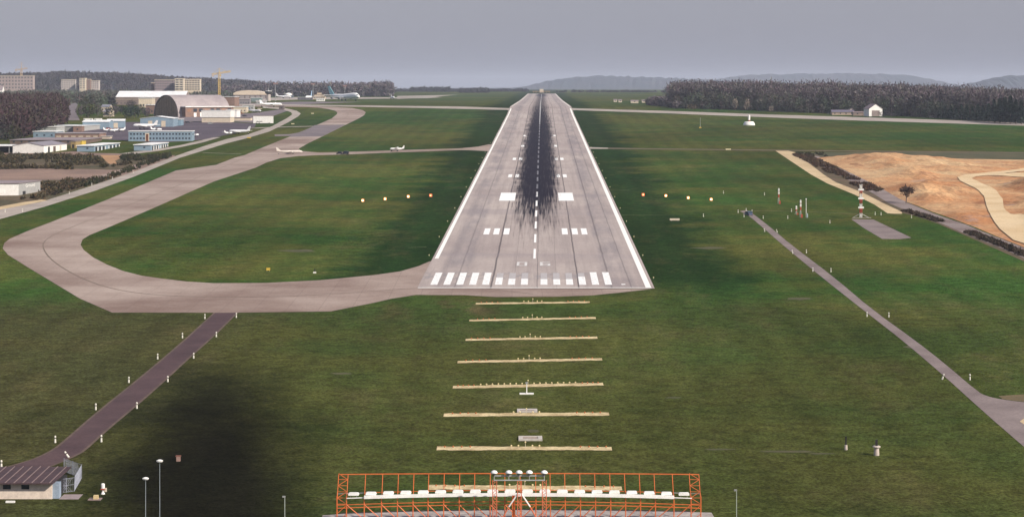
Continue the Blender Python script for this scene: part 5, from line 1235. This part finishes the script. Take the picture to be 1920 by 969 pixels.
for i, (px, py, l) in enumerate(((1356.5, 363, 'marker post in the grass above the glide slope lights'), (1433.5, 366, 'marker post left of the lone antenna post'), (1484, 397, 'marker post left of the antenna post group'), (1641, 403, 'marker post right of the tall antenna mast'), (1652, 403.5, 'marker post farther right of the tall antenna mast'), (1319, 406.5, 'marker post left of the top of the right path, near the glide slope lights'),
                                 (1477, 410, 'marker post below the antenna post group'), (1556, 418.5, 'marker post left of the concrete pad'), (1709, 409, 'marker post right of the end of the sandy track'), (130, 364, 'marker post beside the perimeter road near the grey warehouse'), (172, 348, 'second marker post up the perimeter road from the grey warehouse'), (211, 336, 'third marker post up the perimeter road from the grey warehouse'), (250, 325, 'fourth marker post up the perimeter road from the grey warehouse'),
                                 (9.5, 398, 'marker post on the near verge of the perimeter road at the left edge'), (42, 397, 'marker post on the near verge of the perimeter road, second from the left edge'))): marker(px, py, l, 'scattered marker posts')
# runway edge lights
el = None
for k in range(14):
    Y = YT+20+k*60
    for s_ in (-1, 1):
        if s_ < 0 and k == 0: continue
        l = '%s runway edge light from the threshold on the %s side' % (NUM[k], 'left' if s_ < 0 else 'right'); x = AX(Y)+s_*31.2
        if el is None:
            el = thing('edge_light', l, 'airfield light', x, Y, 0, 'runway edge lights'); M().tube((0, 0, 0), (0, 0, .25), .06, n=6).build('stem', STEEL, el); M().lathe([(.1, .25), (.15, .3), (.12, .48), (.03, .52)], n=8).build('lamp', capw, el)
        else: dup(el, x, Y, 0, l)

# tall thin lamp poles in front
for px, ytop, Yp, l, wm in ((299.5, 866, 262, 'tallest thin pole with white lamp head on the dark ground', 1), (273, 899, 262, 'thin pole with white lamp head left of the tallest one', 1), (534, 930, 262, 'short pale pole left of the orange antenna array', 0), (1381, 918, 262, 'pale pole right of the orange antenna array', 0)):
    x = (px-960)*Yp/FPX; h = HC-(ytop-HORIZ)*Yp/FPX-zg(Yp); t = thing('lamp_pole', l, 'lamp pole', x, Yp, 0, 'thin lamp poles in front')
    M().tube((0, 0, -.2), (0, 0, h), .05, .035, 6).build('pole', mat('bluish_grey_pole', (.30, .34, .36), .5) if wm else mat('pale_green_pole', (.50, .54, .48), .5), t)
    if wm: M().lathe([(.10, h), (.34, h+.05), (.42, h+.2), (.2, h+.32)], n=12).build('lamp_head', WHITE, t)
    else: M().box(-.3, -.1, h-.12, .06, .1, h+.06).build('lamp_head', STEEL, t)
x, y = P(334.5, 864); t = thing('ground_box', 'small pinkish box on the dark ground right of the tallest pole', 'box', x, y); M().cbox(0, 0, 0, .55, .5, .7).build('box', mat('pinkish_box', (.34, .22, .18), .8), t); M().cbox(0, 0, .71, .75, .6, .12).build('lid', mat('dull_red_lid', (.25, .10, .07), .8), t)
# equipment near the hut
x, y = P(193, 925.5); t = thing('white_sensor', 'white cylindrical sensor on a red and white stand right of the hut', 'sensor', x, y)
M().lathe([(.30, 0), (.12, .35), (.12, .6)], n=10).build('stand', WHITE, t); M().cbox(0, 0, .6, .55, .4, .18).build('red_bracket', RED, t); M().lathe([(.26, .79), (.26, 1.35), (.18, 1.45)], n=12).build('drum', WHITE, t); M().cbox(.35, .1, .3, .3, .3, .5).build('side_box', CREAM, t)
x, y = P(180, 936); t = thing('yellow_cabinet', 'small cream yellow cabinet on a low slab left of the white sensor', 'cabinet', x, y); M().cbox(0, 0, .1, .62, .5, .5).build('cabinet', mat('cream_yellow_paint', (.66, .50, .26), .6), t); M().box(-1.0, -.6, -.2, .7, .9, .1).build('slab', mat('dull_pink_slab', (.26, .19, .17), .85), t)
x, y = P(19.5, 941.5); t = thing('concrete_curb', 'short pale concrete block lying in front of the hut', 'concrete block', x, y); M().box(-.6, -.2, 0, .6, .2, .22).build('block', WHITE, t)
# the hut
def hut():
    Y0 = 286.0; t = thing('transmitter_hut', 'low cream hut with ribbed brown roof at the lower left corner', 'hut', -69.3, Y0, 0)
    wl = mat('cream_render', (.72, .60, .50), .85, (.55, .45, .38), 1.5); rf = mat('ribbed_brown_roof', (.075, .045, .047), .8, (.045, .03, .034), .6)
    x1, x0 = 7.0, -8.0
    M().box(x0, 0, -.5, x1, 7.4, 2.15).build('wall', wl, t)
    r = M().add([(x0-.4, -.9, 2.16), (x1+.3, -.9, 2.16), (x1+.9, 8.2, 2.75), (x0-.4, 8.2, 2.75), (x0-.4, -.9, 2.32), (x1+.3, -.9, 2.32), (x1+.9, 8.2, 2.91), (x0-.4, 8.2, 2.91)], [(0, 1, 2, 3), (4, 5, 6, 7), (0, 1, 5, 4), (1, 2, 6, 5), (2, 3, 7, 6), (3, 0, 4, 7)]).build('roof', rf, t)
    for i in range(13):
        xx = x0+.4+i*1.2; M().add([(xx, -.9, 2.325), (xx+.10, -.9, 2.325), (xx+.5, 8.2, 2.915), (xx+.4, 8.2, 2.915), (xx, -.9, 2.40), (xx+.10, -.9, 2.40), (xx+.5, 8.2, 2.99), (xx+.4, 8.2, 2.99)], [(4, 5, 6, 7), (0, 1, 5, 4), (1, 2, 6, 5), (2, 3, 7, 6), (3, 0, 4, 7)]).build('roof_rib', mat('pale_roof_rib', (.22, .16, .15), .8), r)
    for xx in (-5.8, -3.3, .9+.0, -.0+3.4): 
        if True: M().box(xx-.52, -.06, 1.35, xx+.52, .02, 1.95).build('window', GLASS, t)
    # glazed porch on the right, then a black box painting the open porch's shade
    M().box(x1+.01, .3, -.3, x1+.9, 1.6, 2.1).build('porch', mat('bluish_panel', (.30, .36, .44), .6), t); M().box(x1+.01, 1.8, -.3, x1+.7, 6.5, 2.1).build('porch_shade', DARK, t)
    M().box(x1+1.0, -.2, -.1, x1+3.6, 8, .06).build('paving', mat('pinkish_paving', (.30, .24, .23), .85), t)
hut()
fx = [P(109, 925), P(139, 921), P(153, 896), P(120, 884)]
t = thing('wire_fence', 'grey wire mesh fence around the right side of the hut', 'fence', fx[0][0], fx[0][1], 0); fm_ = mat('grey_fence_wire', (.30, .31, .36), .6)
ox, oy = fx[0]
for (a, b) in zip(fx, fx[1:]):
    A, B = Vector((a[0]-ox, a[1]-oy, zg(a[1])-zg(oy))), Vector((b[0]-ox, b[1]-oy, zg(b[1])-zg(oy))); n = max(2, int((B-A).length/2.4))
    for i in range(n+1): q = A+(B-A)*i/n; M().tube(q, q+Vector((0, 0, 2.0)), .05, n=5).build('post', fm_, t)
    mm = M(); d = B-A; k = int(d.length/.28)
    for i in range(k): q = A+d*i/k; e = A+d*min(1, (i+5)/k); mm.tube(q, e+Vector((0, 0, 1.9)) if i+5 < k else q+Vector((0, 0, 1.9)), .016, n=3, cap=False); mm.tube(q+Vector((0, 0, 1.9)), e if i+5 < k else q, .016, n=3, cap=False)
    for zz in (.1, 1.0, 1.92): mm.tube(A+Vector((0, 0, zz)), B+Vector((0, 0, zz)), .025, n=4)
    mm.build('mesh_panel', fm_, t)

# ---- orange localizer antenna array
ORG = mat('orange_red_steel', (.62, .145, .035), .55, (.46, .10, .03), 1.5); PIPE = mat('white_beam_paint', (.84, .82, .78), .5, (.70, .67, .62), 1.)
Y0 = 272.0; G0 = zg(Y0); pX = lambda px, Y=Y0: (px-960)*Y/FPX
zpx = lambda py, Y=Y0: HC-(py-HORIZ)*Y/FPX-G0
arr = thing('localizer_antenna', 'long orange lattice antenna array with white beam at the bottom of the picture', 'antenna array', 0, Y0)
posts = [649.5, 682.8, 715.2, 745, 774.3, 802.4, 831.7, 861, 889.5, 918.8, 946.5, 975.5, 1004.7, 1032, 1059.7, 1088.3, 1116.5, 1145, 1173, 1201, 1229, 1263.6, 1295.7]
KZ_, TZ, TY = 2.35, zpx(887, Y0+2.8), 2.8
MZ = zpx(918.5, Y0+1.3)
def curve(px): u_ = (px-973)/340; return -.45*u_*u_     # the beam hangs slightly lower at its ends
allp = [631.7]+posts+[1314]
for i, px in enumerate(allp):
    x = pX(px); end = px < 640 or px > 1300
    m = M().tube((x, 0, -.3), (x, 0, KZ_+1.0), .075, n=5).tube((x, 0, KZ_), (x, TY, TZ+curve(px)*.3), .048, n=5)
    m.tube((x, .02, KZ_+1.0), (x, 1.35, MZ), .04, n=4)
    m.build('post', ORG, arr)
def rail(yy, zz, px0, px1, r, m, nm='rail', n=14, cv=1.):
    mm = M(); pr = None
    for i in range(n+1):
        px = px0+(px1-px0)*i/n; p = (pX(px), yy, zz+curve(px)*cv)
        if pr: mm.tube(pr, p, r, n=5)
        pr = p
    return mm.build(nm, m, arr)
rail(TY, TZ, 631.7, 1314, .07, ORG, cv=.3); rail(1.3, MZ, 682, 1264, .045, ORG); rail(1.3, MZ, 631.7, 682, .045, STEEL, n=2); rail(1.3, MZ, 1264, 1314, .045, STEEL, n=2)
rail(-.02, KZ_+.32, 631.7, 1314, .05, ORG); rail(-.02, KZ_-.08, 631.7, 1314, .055, ORG)
for i in range(len(posts)-1):
    a, b = posts[i], posts[i+1]; left = (a+b)/2 < 973; hi, lo = (a, b) if left else (b, a)
    M().tube((pX(hi), -.05, KZ_-.05), (pX(lo), -.05, .35), .06, n=4).build('diagonal', ORG, arr)
for a, b in ((631.7, 649.5), (1295.7, 1314)):
    m = M(); n = 5
    for k in range(n):
        f0, f1 = k/n, (k+1)/n; A = Vector((pX(a), TY*f0, KZ_+(TZ-KZ_)*f0)); B = Vector((pX(b), TY*f1, KZ_+(TZ-KZ_)*f1)); C_ = Vector((pX(a), TY*f1, KZ_+(TZ-KZ_)*f1)); D_ = Vector((pX(b), TY*f0, KZ_+(TZ-KZ_)*f0))
        if k % 2: m.tube(A, B, .04, n=4)
        else: m.tube(D_, C_, .04, n=4)
        m.tube(A, D_, .035, n=4)
    for k in range(2): m.tube((pX(a), 0, k*1.1), (pX(b), 0, k*1.1+1.1), .045, n=4)
    m.build('end_truss', ORG, arr)
BZ = zpx(932.0, Y0-.3)
mm = M(); n = 20
for i in range(n):
    a = 683+(1263.5-683)*i/n; b = 683+(1263.5-683)*(i+1)/n; xa_, xb_ = pX(a), pX(b); za_, zb_ = BZ+.35+curve(a), BZ+.35+curve(b)
    mm.add([(xa_, -.45, za_-.18), (xb_, -.45, zb_-.18), (xb_, -.1, zb_-.18), (xa_, -.1, za_-.18), (xa_, -.45, za_+.2), (xb_, -.45, zb_+.2), (xb_, -.1, zb_+.2), (xa_, -.1, za_+.2)], [(0, 1, 2, 3), (4, 5, 6, 7), (0, 1, 5, 4), (2, 3, 7, 6)])
mm.build('white_beam', PIPE, arr)
for a, b in ((650, 683), (1263.5, 1297)):
    M().tube((pX(a), -.2, BZ+.28+curve(a)), (pX(b), -.2, BZ+.28+curve(b)), .06, n=5).build('end_pipe', PIPE, arr)
for i in range(20):
    px = 663+i*(1282.6-663)/19; x = pX(px); zb_ = BZ+.58+curve(px)
    M().loft([[(x+s_*q, y_, zb_+h_) for q, y_ in ((-1, -.1), (1, -.1), (1, .45), (-1, .45))] for s_, h_ in ((.66, 0), (.70, .12), (.62, .30), (.5, .34))]).build('antenna_element', PIPE, arr)
    M().tube((x-.4, .15, zb_), (x-.4, .15, zb_-.35), .04, n=4).tube((x+.4, .15, zb_), (x+.4, .15, zb_-.35), .04, n=4).build('element_foot', STEEL, arr)
# concrete strip beneath the array
sheet('concrete_footing', [P(605, 966), P(640, 963.5), P(760, 959.5), P(960, 956), P(1150, 957.5), P(1300, 960), P(1334, 961), (pX(1350), 262), (pX(600), 262)], .06, SLAB, world=True)
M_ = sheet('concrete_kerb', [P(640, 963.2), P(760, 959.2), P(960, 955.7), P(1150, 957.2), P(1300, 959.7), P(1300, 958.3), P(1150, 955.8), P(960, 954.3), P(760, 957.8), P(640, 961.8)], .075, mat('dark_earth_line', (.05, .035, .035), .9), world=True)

# ---- approach light tower in front of the array
Yt = 268.0; Gt = zg(Yt); tz = lambda py: HC-(py-HORIZ)*Yt/FPX-Gt; tX = lambda px: (px-974)*Yt/FPX
tw = thing('approach_light_tower', 'red and white three legged tower with five white lamps before the orange array', 'light tower', (974-960)*Yt/FPX, Yt)
SALM = mat('red_lattice_paint', (.60, .13, .05), .6, (.50, .16, .09), 1.2)
htop = tz(900)
for px in (927.5, 974, 1020.5):
    m = M(); w_ = .26; c = [(-w_, -w_), (w_, -w_), (w_, w_), (-w_, w_)]; X = tX(px)
    for i, j in c: m.tube((X+i, j, -.3), (X+i, j, htop), .045, n=4)
    n = 12
    for k in range(n):
        for q in range(4):
            a, b = (c[q], c[(q+1) % 4]) if k % 2 else (c[(q+1) % 4], c[q]); m.tube((X+a[0], a[1], htop*k/n), (X+b[0], b[1], htop*(k+1)/n), .028, n=4)
    m.build('leg', SALM, tw)
for py in (899.5, 893): M().tube((tX(926), -.1 if py > 895 else .5, tz(py)), (tX(1022), -.1 if py > 895 else .5, tz(py)), .085, n=6).build('crossbar', STEEL, tw)
for s_ in (-1, 1):
    A = Vector((s_*.25, -.1, tz(925))); B = Vector((s_*1.35, -.1, tz(949))); C_ = Vector((s_*2.35, -.1, tz(975)))
    M().tube(A, B, .095, n=6).build('white_brace', PIPE, tw); M().tube(B, C_, .09, n=6).build('red_brace', SALM, tw)
M().cbox(tX(963), .6, -.2, .42, .35, tz(930)+.2).build('cable_duct', ORG, tw)
for px in (926.5, 954, 973.3, 992.5, 1020.5):
    X = tX(px); zb_ = tz(887.5)
    lo_ = M().lathe([(.20, zb_), (.44, zb_+.02), (.43, zb_+.16), (.30, zb_+.32), (.08, zb_+.40)], X, .2, 16).build('lamp', mat('white_lamp_hood', (.86, .84, .80), .4), tw, True)
    M().tube((X, .2, tz(900)), (X, .2, zb_), .05, n=5).build('stem', STEEL, lo_)
    M().tube((X, .2, zb_-.18), (X, .2, zb_-.01), .24, .2, 10).build('lens', DARK, lo_)

# far end of the runway
x, y = P(1015, 174.6); t = thing('far_antenna_array', 'tiny orange antenna array and hut beyond the far end of the runway', 'antenna array', x, y, 0)
for i in range(7): M().tube((-18+i*6, 0, 0), (-18+i*6, 0, 3.6), .25, n=4).build('post', mat('pale_orange_steel', (.60, .36, .20), .6), t)
M().box(-20, -.3, 3.2, 20, .3, 4).build('rail', bpy.data.materials['pale_orange_steel'], t); M().box(-4, 2, 0, 5, 6, 9).build('hut', CREAM, t)
x, y = P(779, 184.6); 
sheet('concrete_apron', [(745, 180.2), (835, 178.6), (860, 177.8), (830, 180.6), (790, 184.2), (745, 186)], .03, PALE)

# ================================================================== haze
def haze():
    m = bpy.data.materials.new('haze_air'); m.use_nodes = True; n = m.node_tree; n.nodes.clear()
    o = n.nodes.new('ShaderNodeOutputMaterial'); v = n.nodes.new('ShaderNodeVolumePrincipled')
    v.inputs['Color'].default_value = (.80, .86, 1.0, 1); v.inputs['Density'].default_value = 4.7e-5; v.inputs['Anisotropy'].default_value = 0.
    n.links.new(v.outputs[0], o.inputs['Volume'])
    b = M().box(-9100, -400, -16, 9100, 24100, 190).build('haze', m); b['kind'] = 'stuff'
haze()
